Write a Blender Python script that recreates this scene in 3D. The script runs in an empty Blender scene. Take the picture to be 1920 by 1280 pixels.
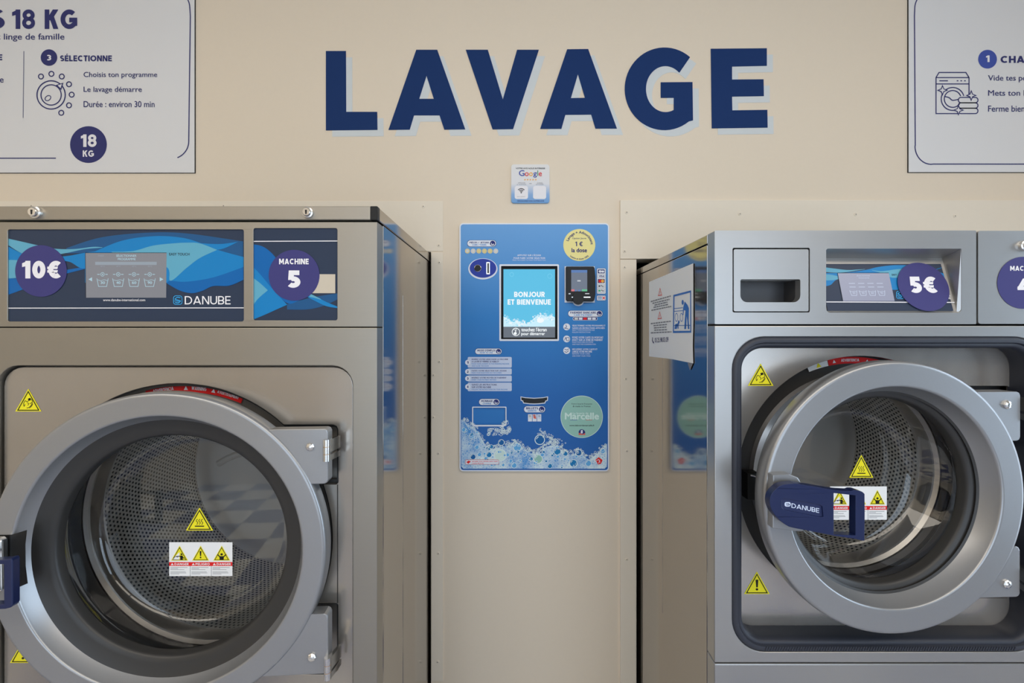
import bpy, bmesh, math, random
from math import sin, cos, pi, radians, sqrt
from mathutils import Vector, Matrix
from mathutils.geometry import tessellate_polygon

random.seed(7)
S = bpy.context.scene
COL = S.collection

# ------------------------------------------------------------------ camera, light, exposure
FPX, VX, VY, CZ = 820.0, 965.0, 618.0, 1.25      # focal length in pixels, vanishing point, eye height
cam = bpy.data.cameras.new('camera')
cam.sensor_width = 36.0
cam.lens = 36.0 * FPX / 1920.0
cam.shift_x = -(VX - 960.0) / 1920.0
cam.shift_y = -(640.0 - VY) / 1920.0
cam.clip_start = 0.02
camo = bpy.data.objects.new('camera', cam)
camo.location = (0, 0, CZ)
camo.rotation_euler = (pi / 2, 0, 0)
COL.objects.link(camo)
S.camera = camo

S.view_settings.view_transform = 'Standard'
S.view_settings.look = 'None'
S.view_settings.gamma = 1.0
S.view_settings.use_curve_mapping = False
S.view_settings.exposure = 0.08
S.cycles.use_denoising = True
S.cycles.max_bounces = 10
S.cycles.transparent_max_bounces = 16
S.cycles.caustics_reflective = False
S.cycles.caustics_refractive = False

W = bpy.data.worlds.new('sky')
S.world = W
W.use_nodes = True
W.node_tree.nodes['Background'].inputs[0].default_value = (0.62, 0.78, 1.0, 1)
W.node_tree.nodes['Background'].inputs[1].default_value = 1.6

def area(name, loc, rot, sx, sy, power, col):
    l = bpy.data.lights.new(name, 'AREA')
    l.shape = 'RECTANGLE'; l.size = sx; l.size_y = sy
    l.energy = power; l.color = col
    o = bpy.data.objects.new(name, l)
    o.location = loc; o.rotation_euler = rot
    COL.objects.link(o)
    return o

WIN = (-1.30, 2.60, 0.03, 2.40)         # shop window in the wall behind the photographer: x0, x1, z0, z1
WIR = (-2.10, 0.80, 0.03, 2.40)         # second shop window, in the right wall: y0, y1, z0, z1
FRONT = -2.3
area('window_daylight', ((WIN[0] + WIN[1]) / 2, FRONT - 0.16, (WIN[2] + WIN[3]) / 2), (pi / 2, 0, 0),
     WIN[1] - WIN[0], WIN[3] - WIN[2], 36, (0.82, 0.91, 1.0))
area('window_daylight', (2.75 + 0.16, (WIR[0] + WIR[1]) / 2, (WIR[2] + WIR[3]) / 2), (pi / 2, 0, pi / 2),
     WIR[1] - WIR[0], WIR[3] - WIR[2], 64, (0.67, 0.83, 1.0))
CEIL = 2.75
LAMPS = [(-1.70, -0.95), (0.05, -0.95), (1.80, -0.95)]
for lx, ly in LAMPS:
    area('ceiling_lamp', (lx, ly, CEIL - 0.035), (0, 0, 0), 1.66, 1.26, 18.0, (1.0, 0.91, 0.79))

# ------------------------------------------------------------------ materials
def lin(c):
    c /= 255.0
    return c / 12.92 if c <= 0.04045 else ((c + 0.055) / 1.055) ** 2.4

def K(r, g, b, k=0.75):
    return (min(.95, lin(r) / k), min(.95, lin(g) / k), min(.95, lin(b) / k), 1)

def mat(name, col, rough=0.5, metal=0.0, spec=0.5, coat=0.0):
    m = bpy.data.materials.new(name)
    m.use_nodes = True
    p = m.node_tree.nodes['Principled BSDF']
    p.inputs['Base Color'].default_value = col
    p.inputs['Roughness'].default_value = rough
    p.inputs['Metallic'].default_value = metal
    p.inputs['Specular IOR Level'].default_value = spec
    p.inputs['Coat Weight'].default_value = coat
    return m

def nodes(m):
    return m.node_tree.nodes, m.node_tree.links, m.node_tree.nodes['Principled BSDF']

def add_noise(m, scale=(1, 1, 1), freq=40, var=0.06, bump=0.0, rvar=0.0, dist=0.001):
    """gentle procedural grain: colour, roughness and bump from one stretched noise"""
    n, l, p = nodes(m)
    tc = n.new('ShaderNodeTexCoord'); mp = n.new('ShaderNodeMapping')
    mp.inputs['Scale'].default_value = scale
    no = n.new('ShaderNodeTexNoise'); no.inputs['Scale'].default_value = freq
    no.inputs['Detail'].default_value = 3
    l.new(tc.outputs['Object'], mp.inputs[0]); l.new(mp.outputs[0], no.inputs['Vector'])
    if var:
        hs = n.new('ShaderNodeHueSaturation')
        mr = n.new('ShaderNodeMapRange')
        mr.inputs['To Min'].default_value = 1 - var; mr.inputs['To Max'].default_value = 1 + var
        l.new(no.outputs['Fac'], mr.inputs['Value'])
        hs.inputs['Color'].default_value = p.inputs['Base Color'].default_value
        l.new(mr.outputs[0], hs.inputs['Value']); l.new(hs.outputs[0], p.inputs['Base Color'])
    if rvar:
        r0 = p.inputs['Roughness'].default_value
        m2 = n.new('ShaderNodeMapRange')
        m2.inputs['To Min'].default_value = r0 - rvar; m2.inputs['To Max'].default_value = r0 + rvar
        l.new(no.outputs['Fac'], m2.inputs['Value']); l.new(m2.outputs[0], p.inputs['Roughness'])
    if bump:
        b = n.new('ShaderNodeBump'); b.inputs['Strength'].default_value = bump
        b.inputs['Distance'].default_value = dist
        l.new(no.outputs['Fac'], b.inputs['Height']); l.new(b.outputs[0], p.inputs['Normal'])
    return m

M = {}
M['wall'] = add_noise(mat('wall_paint', (.83, .715, .562, 1), 0.65, spec=.3), freq=90, var=.012, bump=.12, dist=.0006)
M['trim'] = add_noise(mat('panel_paint', (.86, .77, .63, 1), 0.6, spec=.3), freq=60, var=.012, bump=.05, dist=.0004)
M['room'] = add_noise(mat('room_paint', K(200, 190, 174), 0.7), freq=20, var=.02)
M['ceiling'] = mat('ceiling_paint', (.80, .78, .74, 1), .8)
M['dark'] = mat('dark_void', (.012, .011, .010, 1), .8)
M['steel'] = add_noise(mat('brushed_steel', (.365, .338, .292, 1), .40, .85), (1, 1, 60), 12, .025, .02, .04, .0005)
M['steel_cool'] = add_noise(mat('silver_lacquer', (.455, .45, .44, 1), .34, 0.8), (1, 1, 60), 12, .02, .02, .03, .0005)
M['side'] = add_noise(mat('polished_side_panel', (.42, .39, .355, 1), .09, .95), (1, 1, .4), 5, .02, .05, .02, .004)
M['plate'] = add_noise(mat('smooth_steel_plate', (.45, .415, .37, 1), .25, .75), (1.0, 1, 1), 14, .05, .03, .05, .002)
M['plate_lit'] = add_noise(mat('smooth_steel_plate_lit', (.58, .545, .505, 1), .24, .75), (1.0, 1, 1), 14, .05, .03, .05, .002)  # lighter copy of the plate steel, brighter reflections put into its colour
M['silver'] = add_noise(mat('silver_door_paint', (.355, .36, .37, 1), .32, .62), freq=300, var=.02)
M['chrome'] = mat('zinc_metal', (.78, .77, .75, 1), .22, 1.0)
M['rubber'] = mat('black_rubber', (.030, .029, .028, 1), .42)
M['gasket'] = mat('blue_grey_gasket', (.034, .038, .052, 1), .45, spec=.4)
M['black'] = mat('black_plastic', (.011, .011, .011, 1), .45, spec=.3)
M['tub'] = mat('dark_tub', (.09, .09, .095, 1), .4, .3)
M['backing'] = mat('shaded_steel_backing', (.30, .285, .26, 1), .4, .7)  # steel tone darkened, shade behind the door opening put into colour
M['lip'] = mat('drum_lip_steel', (.62, .60, .57, 1), .36, .9)
M['navy'] = mat('blue_handle', K(22, 32, 68, .75), .30, spec=.45)
M['navydeep'] = mat('blue_handle_inset', K(20, 30, 68, .7), .4)
M['orange'] = mat('bronze_washer', (.55, .32, .12, 1), .4, .8)

# prints (flat inks)
def ink(name, r, g, b, k=.75, rough=.5):
    return mat('print_' + name, K(r, g, b, k), rough, spec=.18)
I = {}
I['white'] = ink('white', 214, 212, 214)
I['board_warm'] = add_noise(ink('board_white', 204, 203, 202), freq=4, var=.01)
I['navytext'] = ink('navy', 48, 50, 98)
I['letter'] = add_noise(mat('vinyl_dark_blue', K(24, 48, 92), .65, spec=.12), freq=30, var=.03)
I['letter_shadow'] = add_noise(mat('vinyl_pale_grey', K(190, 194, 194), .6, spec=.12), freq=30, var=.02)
I['purple'] = ink('purple', 58, 56, 106, .76)
I['panel'] = ink('panel_slate', 44, 54, 72, .76, .3)
I['panel2'] = ink('panel_blue', 34, 78, 120, .76, .3)
I['w1'] = ink('wave_bright', 26, 114, 170, .76, .3)
I['w2'] = ink('wave_mid', 20, 90, 152, .76, .3)
I['w3'] = ink('wave_pale', 88, 150, 172, .76, .3)
I['beige'] = ink('beige_tape', 182, 172, 155, .76)
I['yellow'] = ink('warning_yellow', 226, 206, 40, .72)
I['ink'] = ink('black_ink', 30, 29, 28)
I['red'] = ink('warning_red', 205, 36, 36)
I['softred'] = ink('soft_red', 200, 92, 82)
I['bluegraphic'] = ink('blue_graphic', 52, 106, 178)
I['grey'] = ink('grey_text', 120, 122, 128)
I['cyanlogo'] = ink('logo_cyan', 52, 150, 205, .76)
I['paper'] = ink('paper', 214, 216, 222, .72)
I['pill'] = ink('pill_white', 208, 212, 222)
I['bar'] = ink('instruction_bar', 184, 194, 214)
I['bluetext'] = ink('blue_text', 52, 118, 178)
I['navy2'] = ink('deep_navy', 38, 44, 104)
I['coinblue'] = ink('coin_plate_blue', 46, 62, 148)
I['gold'] = ink('gold', 206, 190, 130)
I['coin'] = ink('coin_silver', 196, 196, 192)
I['cream'] = ink('cream_yellow', 218, 208, 140)
I['mint'] = ink('mint', 138, 180, 168)
I['mintlight'] = ink('mint_light', 190, 212, 204)
I['google_blue'] = ink('g_blue', 62, 78, 150)
I['google_red'] = ink('g_red', 200, 62, 62)
I['google_orange'] = ink('g_orange', 222, 160, 66)
I['google_green'] = ink('g_green', 40, 128, 82)
I['green'] = ink('green', 60, 170, 110)
I['bubbleblue'] = ink('bubble_blue', 92, 158, 206)
I['bubblewhite'] = ink('bubble_white', 205, 220, 232)

def emit_mat(name, col, strength, rough=.25):
    m = mat(name, (0.02, 0.02, 0.02, 1), rough)
    p = m.node_tree.nodes['Principled BSDF']
    p.inputs['Emission Color'].default_value = col
    p.inputs['Emission Strength'].default_value = strength
    return m
def E(r, g, b): return (lin(r), lin(g), lin(b), 1)
I['scr_blue'] = emit_mat('lit_screen_blue', E(66, 180, 218), .95)
I['scr_grey'] = emit_mat('lit_screen_grey', E(84, 90, 100), .9)
I['scr_white'] = emit_mat('lit_screen_white', E(235, 240, 242), .95)
I['scr_foam'] = emit_mat('lit_screen_foam', E(190, 228, 242), .95)
I['scr_line'] = emit_mat('lit_screen_line', E(110, 200, 230), .95)
I['scr_slate'] = emit_mat('lit_screen_slate', E(96, 106, 124), .85)
I['scr_top'] = emit_mat('lit_screen_top', E(70, 110, 170), .9)
I['scr_red'] = emit_mat('lit_screen_red', E(210, 100, 110), .9)
I['scr_green'] = emit_mat('lit_screen_green', E(80, 180, 130), .9)
I['lcd'] = emit_mat('dim_lcd', E(132, 134, 142), .8, .25)
I['lcd_sky'] = emit_mat('dim_lcd_sky_sheen', E(150, 156, 182), .85, .25)  # raised glow stands in for sky reflected on the right screen
I['lcd_pale'] = emit_mat('dim_lcd_pale', E(186, 198, 222), .9)
I['lcd_line'] = emit_mat('dim_lcd_line', E(166, 200, 214), .9)
I['lcd_faint'] = emit_mat('dim_lcd_faint', E(142, 154, 166), .9)
M['lamp'] = emit_mat('lamp_diffuser', (1, .93, .82, 1), .6)

def glass_mat():
    m = bpy.data.materials.new('door_glass')
    m.use_nodes = True
    n, l = m.node_tree.nodes, m.node_tree.links
    n.clear()
    out = n.new('ShaderNodeOutputMaterial'); mix = n.new('ShaderNodeMixShader')
    tr = n.new('ShaderNodeBsdfTransparent'); tr.inputs[0].default_value = (.95, .955, .955, 1)
    gl = n.new('ShaderNodeBsdfGlossy'); gl.inputs['Roughness'].default_value = .02
    fr = n.new('ShaderNodeFresnel'); fr.inputs['IOR'].default_value = 1.8
    l.new(fr.outputs[0], mix.inputs[0]); l.new(tr.outputs[0], mix.inputs[1]); l.new(gl.outputs[0], mix.inputs[2])
    l.new(mix.outputs[0], out.inputs[0])
    return m
M['glass'] = glass_mat()

def perforated():
    """steel sheet with a hexagonal grid of round holes, laid out in the mesh's own UV (metres)"""
    m = mat('perforated_drum_steel', (.34, .32, .29, 1), .38, .5)
    n, l, p = nodes(m)
    uv = n.new('ShaderNodeUVMap')
    pitch = 0.0105
    ds = []
    for off in (0.0, 0.5):
        v = n.new('ShaderNodeVectorMath'); v.operation = 'DIVIDE'; v.inputs[1].default_value = (pitch, pitch * sqrt(3), 1)
        a = n.new('ShaderNodeVectorMath'); a.operation = 'ADD'; a.inputs[1].default_value = (off, off, 0)
        f = n.new('ShaderNodeVectorMath'); f.operation = 'FRACTION'
        s = n.new('ShaderNodeVectorMath'); s.operation = 'SUBTRACT'; s.inputs[1].default_value = (.5, .5, 0)
        k = n.new('ShaderNodeVectorMath'); k.operation = 'MULTIPLY'; k.inputs[1].default_value = (1, sqrt(3), 0)
        g = n.new('ShaderNodeVectorMath'); g.operation = 'LENGTH'
        l.new(uv.outputs[0], v.inputs[0]); l.new(v.outputs[0], a.inputs[0]); l.new(a.outputs[0], f.inputs[0])
        l.new(f.outputs[0], s.inputs[0]); l.new(s.outputs[0], k.inputs[0]); l.new(k.outputs[0], g.inputs[0])
        ds.append(g)
    mn = n.new('ShaderNodeMath'); mn.operation = 'MINIMUM'
    l.new(ds[0].outputs['Value'], mn.inputs[0]); l.new(ds[1].outputs['Value'], mn.inputs[1])
    mr = n.new('ShaderNodeMapRange'); mr.inputs['From Min'].default_value = .22; mr.inputs['From Max'].default_value = .30
    l.new(mn.outputs[0], mr.inputs['Value'])
    mx = n.new('ShaderNodeMix'); mx.data_type = 'RGBA'
    mx.inputs['A'].default_value = (.012, .012, .012, 1); mx.inputs['B'].default_value = (.80, .77, .71, 1)
    l.new(mr.outputs[0], mx.inputs['Factor']); l.new(mx.outputs['Result'], p.inputs['Base Color'])
    b = n.new('ShaderNodeBump'); b.inputs['Distance'].default_value = .002; b.inputs['Strength'].default_value = .5
    l.new(mr.outputs[0], b.inputs['Height']); l.new(b.outputs[0], p.inputs['Normal'])
    return m
M['perf'] = perforated()
M['drumback'] = add_noise(mat('drum_back_steel', (.80, .77, .73, 1), .36, .4), freq=8, var=.05, bump=.03)

def checker_floor():
    m = mat('checker_floor', (1, 1, 1, 1), .22)
    n, l, p = nodes(m)
    tc = n.new('ShaderNodeTexCoord'); ch = n.new('ShaderNodeTexChecker')
    ch.inputs['Scale'].default_value = 3.3
    ch.inputs['Color1'].default_value = K(212, 212, 210); ch.inputs['Color2'].default_value = K(56, 72, 128)
    l.new(tc.outputs['Object'], ch.inputs['Vector']); l.new(ch.outputs['Color'], p.inputs['Base Color'])
    return m
M['floor'] = checker_floor()

def ramp_print(name, stops, z0, z1, rough=.4):
    """printed vertical colour blend of a sheet, by height in the sheet's own coordinates"""
    m = mat(name, (1, 1, 1, 1), rough, spec=.18)
    n, l, p = nodes(m)
    tc = n.new('ShaderNodeTexCoord'); sp = n.new('ShaderNodeSeparateXYZ'); mr = n.new('ShaderNodeMapRange')
    mr.inputs['From Min'].default_value = z0; mr.inputs['From Max'].default_value = z1
    cr = n.new('ShaderNodeValToRGB')
    el = cr.color_ramp.elements
    while len(el) < len(stops): el.new(.5)
    for e, (t, c) in zip(el, stops): e.position = t; e.color = c
    l.new(tc.outputs['Object'], sp.inputs[0]); l.new(sp.outputs['Z'], mr.inputs['Value'])
    l.new(mr.outputs[0], cr.inputs[0]); l.new(cr.outputs[0], p.inputs['Base Color'])
    return m

# ------------------------------------------------------------------ frames and mesh building
class Frame:
    """a plane in the world: u to the right, v up, n towards the viewer; px() reads a photo pixel onto it"""
    def __init__(s, o, u=(1, 0, 0), v=(0, 0, 1)):
        s.o = Vector(o); s.u = Vector(u).normalized(); s.v = Vector(v).normalized(); s.n = s.u.cross(s.v).normalized()
    def px(s, x, y):
        d = Vector(((x - VX) / FPX, 1, -(y - VY) / FPX)); e = Vector((0, 0, CZ))
        t = (s.o - e).dot(s.n) / d.dot(s.n)
        p = e + d * t - s.o
        return (p.dot(s.u), p.dot(s.v))
    def scale(s, x, y):
        a = s.px(x - 2, y); b = s.px(x + 2, y); c = s.px(x, y - 2); d = s.px(x, y + 2)
        return 0.5 * (abs(b[0] - a[0]) + abs(c[1] - d[1])) / 4
    def w(s, x, y, z=0): return s.o + s.u * x + s.v * y + s.n * z
    def off(s, d):
        return Frame(s.o + s.n * d, s.u, s.v)

def at(Y): return Frame((0, Y, CZ))          # a plane facing the photographer at depth Y

BASE = {}
class MB:
    def __init__(s): s.v = []; s.f = []; s.mi = []; s.sm = []; s.mats = []; s.uv = {}
    def m(s, mt):
        if mt not in s.mats: s.mats.append(mt)
        return s.mats.index(mt)
    def face(s, idx, mt, smooth=False): s.f.append(tuple(idx)); s.mi.append(s.m(mt)); s.sm.append(smooth)
    def flat(s, fr, loops, mt, lift=0.0003, th=0.0):
        """polygon with holes in frame coordinates; th > 0 gives it thickness behind its front"""
        vl = [[Vector((p[0], p[1], 0)) for p in lp] for lp in loops]
        tris = tessellate_polygon(vl)
        fl = [p for lp in loops for p in lp]
        b = len(s.v)
        s.v += [fr.w(p[0], p[1], lift) for p in fl]
        for t in tris:
            a, c, d = [fl[i] for i in t]
            if (c[0] - a[0]) * (d[1] - a[1]) - (c[1] - a[1]) * (d[0] - a[0]) < 0: t = (t[0], t[2], t[1])
            s.face([b + i for i in t], mt)
        if th:
            b2 = len(s.v)
            s.v += [fr.w(p[0], p[1], lift - th) for p in fl]
            for t in tris:
                a, c, d = [fl[i] for i in t]
                if (c[0] - a[0]) * (d[1] - a[1]) - (c[1] - a[1]) * (d[0] - a[0]) > 0: t = (t[0], t[2], t[1])
                s.face([b2 + i for i in t], mt)
            k = 0
            for li, lp in enumerate(loops):
                n = len(lp)
                ar = sum(lp[i][0] * lp[(i + 1) % n][1] - lp[(i + 1) % n][0] * lp[i][1] for i in range(n))
                for i in range(n):
                    j = (i + 1) % n
                    q = [b + k + i, b2 + k + i, b2 + k + j, b + k + j]
                    if (ar < 0) != (li > 0): q.reverse()
                    s.face(q, mt)
                k += n
    def pflat(s, fr, loops, mt, lift=0.0003, th=0.0):
        s.flat(fr, [[fr.px(*p) for p in lp] for lp in loops], mt, lift, th)
    def stroke(s, fr, pts, w, mt, lift=0.0004, closed=False, px=True):
        if px:
            sc = fr.scale(*pts[0]); w *= sc
            pts = [fr.px(*p) for p in pts]
        for poly in thick(pts, w, closed): s.flat(fr, [poly], mt, lift)
    def box(s, a, b, mt, bev=0.0):
        a, b = [min(p, q) for p, q in zip(a, b)], [max(p, q) for p, q in zip(a, b)]
        bm = bmesh.new()
        bmesh.ops.create_cube(bm, size=1)
        for v in bm.verts:
            for i in range(3): v.co[i] = a[i] + (b[i] - a[i]) * (v.co[i] + .5)
        if bev: bmesh.ops.bevel(bm, geom=bm.edges[:], offset=bev, segments=2, profile=.5, affect='EDGES')
        s.bm(bm, mt, False)
    def bm(s, bm, mt, smooth, mtx=None):
        b = len(s.v)
        bm.verts.index_update()
        for v in bm.verts: s.v.append((mtx @ v.co) if mtx else v.co.copy())
        for f in bm.faces: s.face([b + v.index for v in f.verts], mt, smooth)
        bm.free()
    def lathe(s, prof, mtx, mt, seg=96, a0=0.0, a1=2 * pi, uv=False):
        """prof = [(radius, depth)]; revolved about the local y axis of mtx"""
        full = abs(a1 - a0 - 2 * pi) < 1e-6
        n = seg if full else seg + 1
        b = len(s.v)
        for r, d in prof:
            for k in range(n):
                a = a0 + (a1 - a0) * k / seg
                s.v.append(mtx @ Vector((r * cos(a), d, r * sin(a))))
        R0 = max(r for r, d in prof)
        for i in range(len(prof) - 1):
            for k in range(seg):
                k2 = (k + 1) % n
                idx = [b + i * n + k, b + i * n + k2, b + (i + 1) * n + k2, b + (i + 1) * n + k]
                if uv:
                    s.uv[len(s.f)] = [(R0 * 2 * pi * kk / seg, prof[ii][1]) for ii, kk in ((i, k), (i, k + 1), (i + 1, k + 1), (i + 1, k))]
                s.face(idx, mt, True)
    def tube(s, pts, r, mt, seg=10, cap=True):
        b = len(s.v); n = len(pts)
        pts = [Vector(p) for p in pts]
        for i, p in enumerate(pts):
            t = (pts[min(i + 1, n - 1)] - pts[max(i - 1, 0)]).normalized()
            x = t.orthogonal().normalized() if i == 0 else (px - t * px.dot(t)).normalized()
            px = x; y = t.cross(x)
            for k in range(seg):
                a = 2 * pi * k / seg
                s.v.append(p + x * r * cos(a) + y * r * sin(a))
        for i in range(n - 1):
            for k in range(seg):
                s.face([b + i * seg + k, b + i * seg + (k + 1) % seg, b + (i + 1) * seg + (k + 1) % seg, b + (i + 1) * seg + k], mt, True)
        if cap:
            s.face([b + k for k in range(seg)][::-1], mt); s.face([b + (n - 1) * seg + k for k in range(seg)], mt)
    def loft(s, loops, mt, smooth=True):
        """closed loops of equal length in world space joined one after another"""
        b = len(s.v); n = len(loops[0])
        for lp in loops: s.v += [Vector(p) for p in lp]
        for i in range(len(loops) - 1):
            for k in range(n):
                k2 = (k + 1) % n
                s.face([b + i * n + k, b + i * n + k2, b + (i + 1) * n + k2, b + (i + 1) * n + k], mt, smooth)
    def text(s, fr, body, box, mt, lift=0.0005, bold=0.0, off=0.0):
        """text whose ink fills the pixel box (x0, y0, x1, y1) on the frame"""
        if len(box) == 4: x0, y0, x1, y1 = box; box = (x0, y1, x1, y1, x0, y0)
        A = fr.px(*box[0:2]); B = fr.px(*box[2:4]); C = fr.px(*box[4:6])     # lower left, lower right, upper left
        ux, uy = B[0] - A[0], B[1] - A[1]; vx, vy = C[0] - A[0], C[1] - A[1]
        vs, fs = bold_text(body, bold) if bold else font_text(body, off)
        if not vs: return
        lx = min(v[0] for v in vs); hx = max(v[0] for v in vs); ly = min(v[1] for v in vs); hy = max(v[1] for v in vs)
        b = len(s.v)
        hgt = [0.0] * len(vs)
        if off:
            for i in range(len(vs)): hgt[i] = 1.5e-5 * (i * 5 // len(vs))
        if bold:
            for k, f in enumerate(fs):
                for i in f: hgt[i] = 1.2e-5 * (k % 12)
        for v, e_ in zip(vs, hgt):
            a, c = (v[0] - lx) / (hx - lx), (v[1] - ly) / max(1e-6, hy - ly)
            s.v.append(fr.w(A[0] + ux * a + vx * c, A[1] + uy * a + vy * c, lift + e_))
        for f in fs: s.face([b + i for i in f], mt)
    def build(s, name, parent=None, label=None, bevel=0.0, sharp=35):
        me = bpy.data.meshes.new(name)
        if parent is None:
            xs = [v[0] for v in s.v]; ys = [v[1] for v in s.v]; zs = [v[2] for v in s.v]
            loc = Vector(((min(xs) + max(xs)) / 2, (min(ys) + max(ys)) / 2, min(zs)))
        else:
            xs = [v[0] for v in s.v]; ys = [v[1] for v in s.v]; zs = [v[2] for v in s.v]
            loc = Vector(((min(xs) + max(xs)) / 2, (min(ys) + max(ys)) / 2, (min(zs) + max(zs)) / 2))
        me.from_pydata([Vector(v) - loc for v in s.v], [], s.f)
        for mt in s.mats: me.materials.append(mt)
        me.polygons.foreach_set('material_index', s.mi)
        me.polygons.foreach_set('use_smooth', s.sm)
        if s.uv:
            u = me.uv_layers.new(name='UVMap')
            for fi, uvs in s.uv.items():
                for li, c in zip(me.polygons[fi].loop_indices, uvs): u.data[li].uv = c
        me.validate(); me.update()
        if any(s.sm): me.set_sharp_from_angle(angle=radians(sharp))
        o = bpy.data.objects.new(name, me)
        COL.objects.link(o)
        BASE[o] = loc
        if parent is None: o.location = loc
        else: o.parent = parent; o.location = loc - BASE[parent]
        if label: o['label'] = label
        if bevel:
            bv = o.modifiers.new('edge', 'BEVEL'); bv.width = bevel; bv.segments = 2; bv.limit_method = 'ANGLE'; bv.angle_limit = radians(40)
            bv.harden_normals = False
        return o

def thing(name, label, cat, loc, group=None):
    o = bpy.data.objects.new(name, None); o.empty_display_size = .1
    COL.objects.link(o); o.location = loc; BASE[o] = Vector(loc)
    return tag(o, label, cat, group)
def tag(o, label, cat, group=None):
    o['label'] = label; o['category'] = cat
    if group: o['group'] = group
    return o
def tx(parent, name, f, body, box, mt, lift=.0005, label=None, **k):
    mb = MB(); mb.text(f, body, box, mt, lift, **k); return mb.build(name, parent, label)
def struct(o): o['kind'] = 'structure'; return o

# ------------------------------------------------------------------ 2D outlines
def thick(pts, w, closed=False):
    """a polyline given width: one quad per segment with mitred joints"""
    pts = [p for i, p in enumerate(pts) if i == 0 or math.hypot(p[0] - pts[i - 1][0], p[1] - pts[i - 1][1]) > 1e-7]
    n = len(pts); h = w / 2; L = []; R = []
    for i in range(n):
        p = pts[i]
        a = pts[i - 1] if (i > 0 or closed) else None
        c = pts[(i + 1) % n] if (i < n - 1 or closed) else None
        def nrm(p, q):
            dx, dy = q[0] - p[0], q[1] - p[1]; d = math.hypot(dx, dy) or 1e-9
            return (-dy / d, dx / d)
        n1 = nrm(a, p) if a else None; n2 = nrm(p, c) if c else None
        if n1 and n2:
            mx, my = n1[0] + n2[0], n1[1] + n2[1]; d = math.hypot(mx, my) or 1e-9
            mx, my = mx / d, my / d; k = h / max(.35, mx * n1[0] + my * n1[1])
        else:
            mx, my = n1 or n2; k = h
        L.append((p[0] + mx * k, p[1] + my * k)); R.append((p[0] - mx * k, p[1] - my * k))
    out = []
    for i in range(n if closed else n - 1):
        j = (i + 1) % n
        out.append([L[i], R[i], R[j], L[j]])
    return out
def rr(x0, y0, x1, y1, r, n=6):
    """rounded rectangle; r may be one radius or four (tl, tr, br, bl)"""
    if not isinstance(r, (tuple, list)): r = (r,) * 4
    sx = 1 if x1 > x0 else -1; sy = 1 if y1 > y0 else -1
    out = []
    for (cx, cy, q, rad) in ((x0, y0, 0, r[0]), (x1, y0, 1, r[1]), (x1, y1, 2, r[2]), (x0, y1, 3, r[3])):
        ox = cx + sx * rad * (1 if q in (0, 3) else -1); oy = cy + sy * rad * (1 if q in (0, 1) else -1)
        for k in range(n + 1):
            a = pi + q * pi / 2 + k / n * pi / 2
            out.append((ox + sx * rad * cos(a), oy + sy * rad * sin(a)))
    return out
def ell(cx, cy, rx, ry=None, n=40, a0=0, a1=360):
    ry = ry or rx
    full = abs(a1 - a0) >= 360
    return [(cx + rx * cos(radians(a0 + (a1 - a0) * k / n)), cy + ry * sin(radians(a0 + (a1 - a0) * k / n))) for k in range(n if full else n + 1)]
def spline(pts, n=8):
    out = []
    for i in range(len(pts) - 1):
        p0 = pts[max(i - 1, 0)]; p1 = pts[i]; p2 = pts[i + 1]; p3 = pts[min(i + 2, len(pts) - 1)]
        for k in range(n):
            t = k / n
            out.append(tuple(.5 * (2 * p1[c] + (p2[c] - p0[c]) * t + (2 * p0[c] - 5 * p1[c] + 4 * p2[c] - p3[c]) * t * t + (3 * p1[c] - p0[c] - 3 * p2[c] + p3[c]) * t ** 3) for c in (0, 1)))
    return out + [tuple(pts[-1])]
def band(top, bot, n=8): return spline(top, n) + spline(bot, n)[::-1]

# ------------------------------------------------------------------ lettering
FONT = bpy.data.curves.new('f', 'FONT').font
def font_text(body, off=0.0):
    c = bpy.data.curves.new('t', 'FONT'); c.body = body; c.resolution_u = 4
    o = bpy.data.objects.new('t', c)
    me = o.to_mesh()
    vs = [(v.co.x, v.co.y) for v in me.vertices]; fs = [tuple(p.vertices) for p in me.polygons]
    o.to_mesh_clear(); bpy.data.objects.remove(o); bpy.data.curves.remove(c)
    if off and vs:                        # heavier weight: the outline again, a touch to each side
        n = len(vs); base, bf = vs, fs; vs = []; fs = []
        for k, (dx, dy) in enumerate(((0, 0), (off, 0), (-off, 0), (0, off), (0, -off))):
            vs = vs + [(x + dx, y + dy) for x, y in base]; fs = fs + [tuple(i + k * n for i in f) for f in bf]
    return vs, fs

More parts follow.
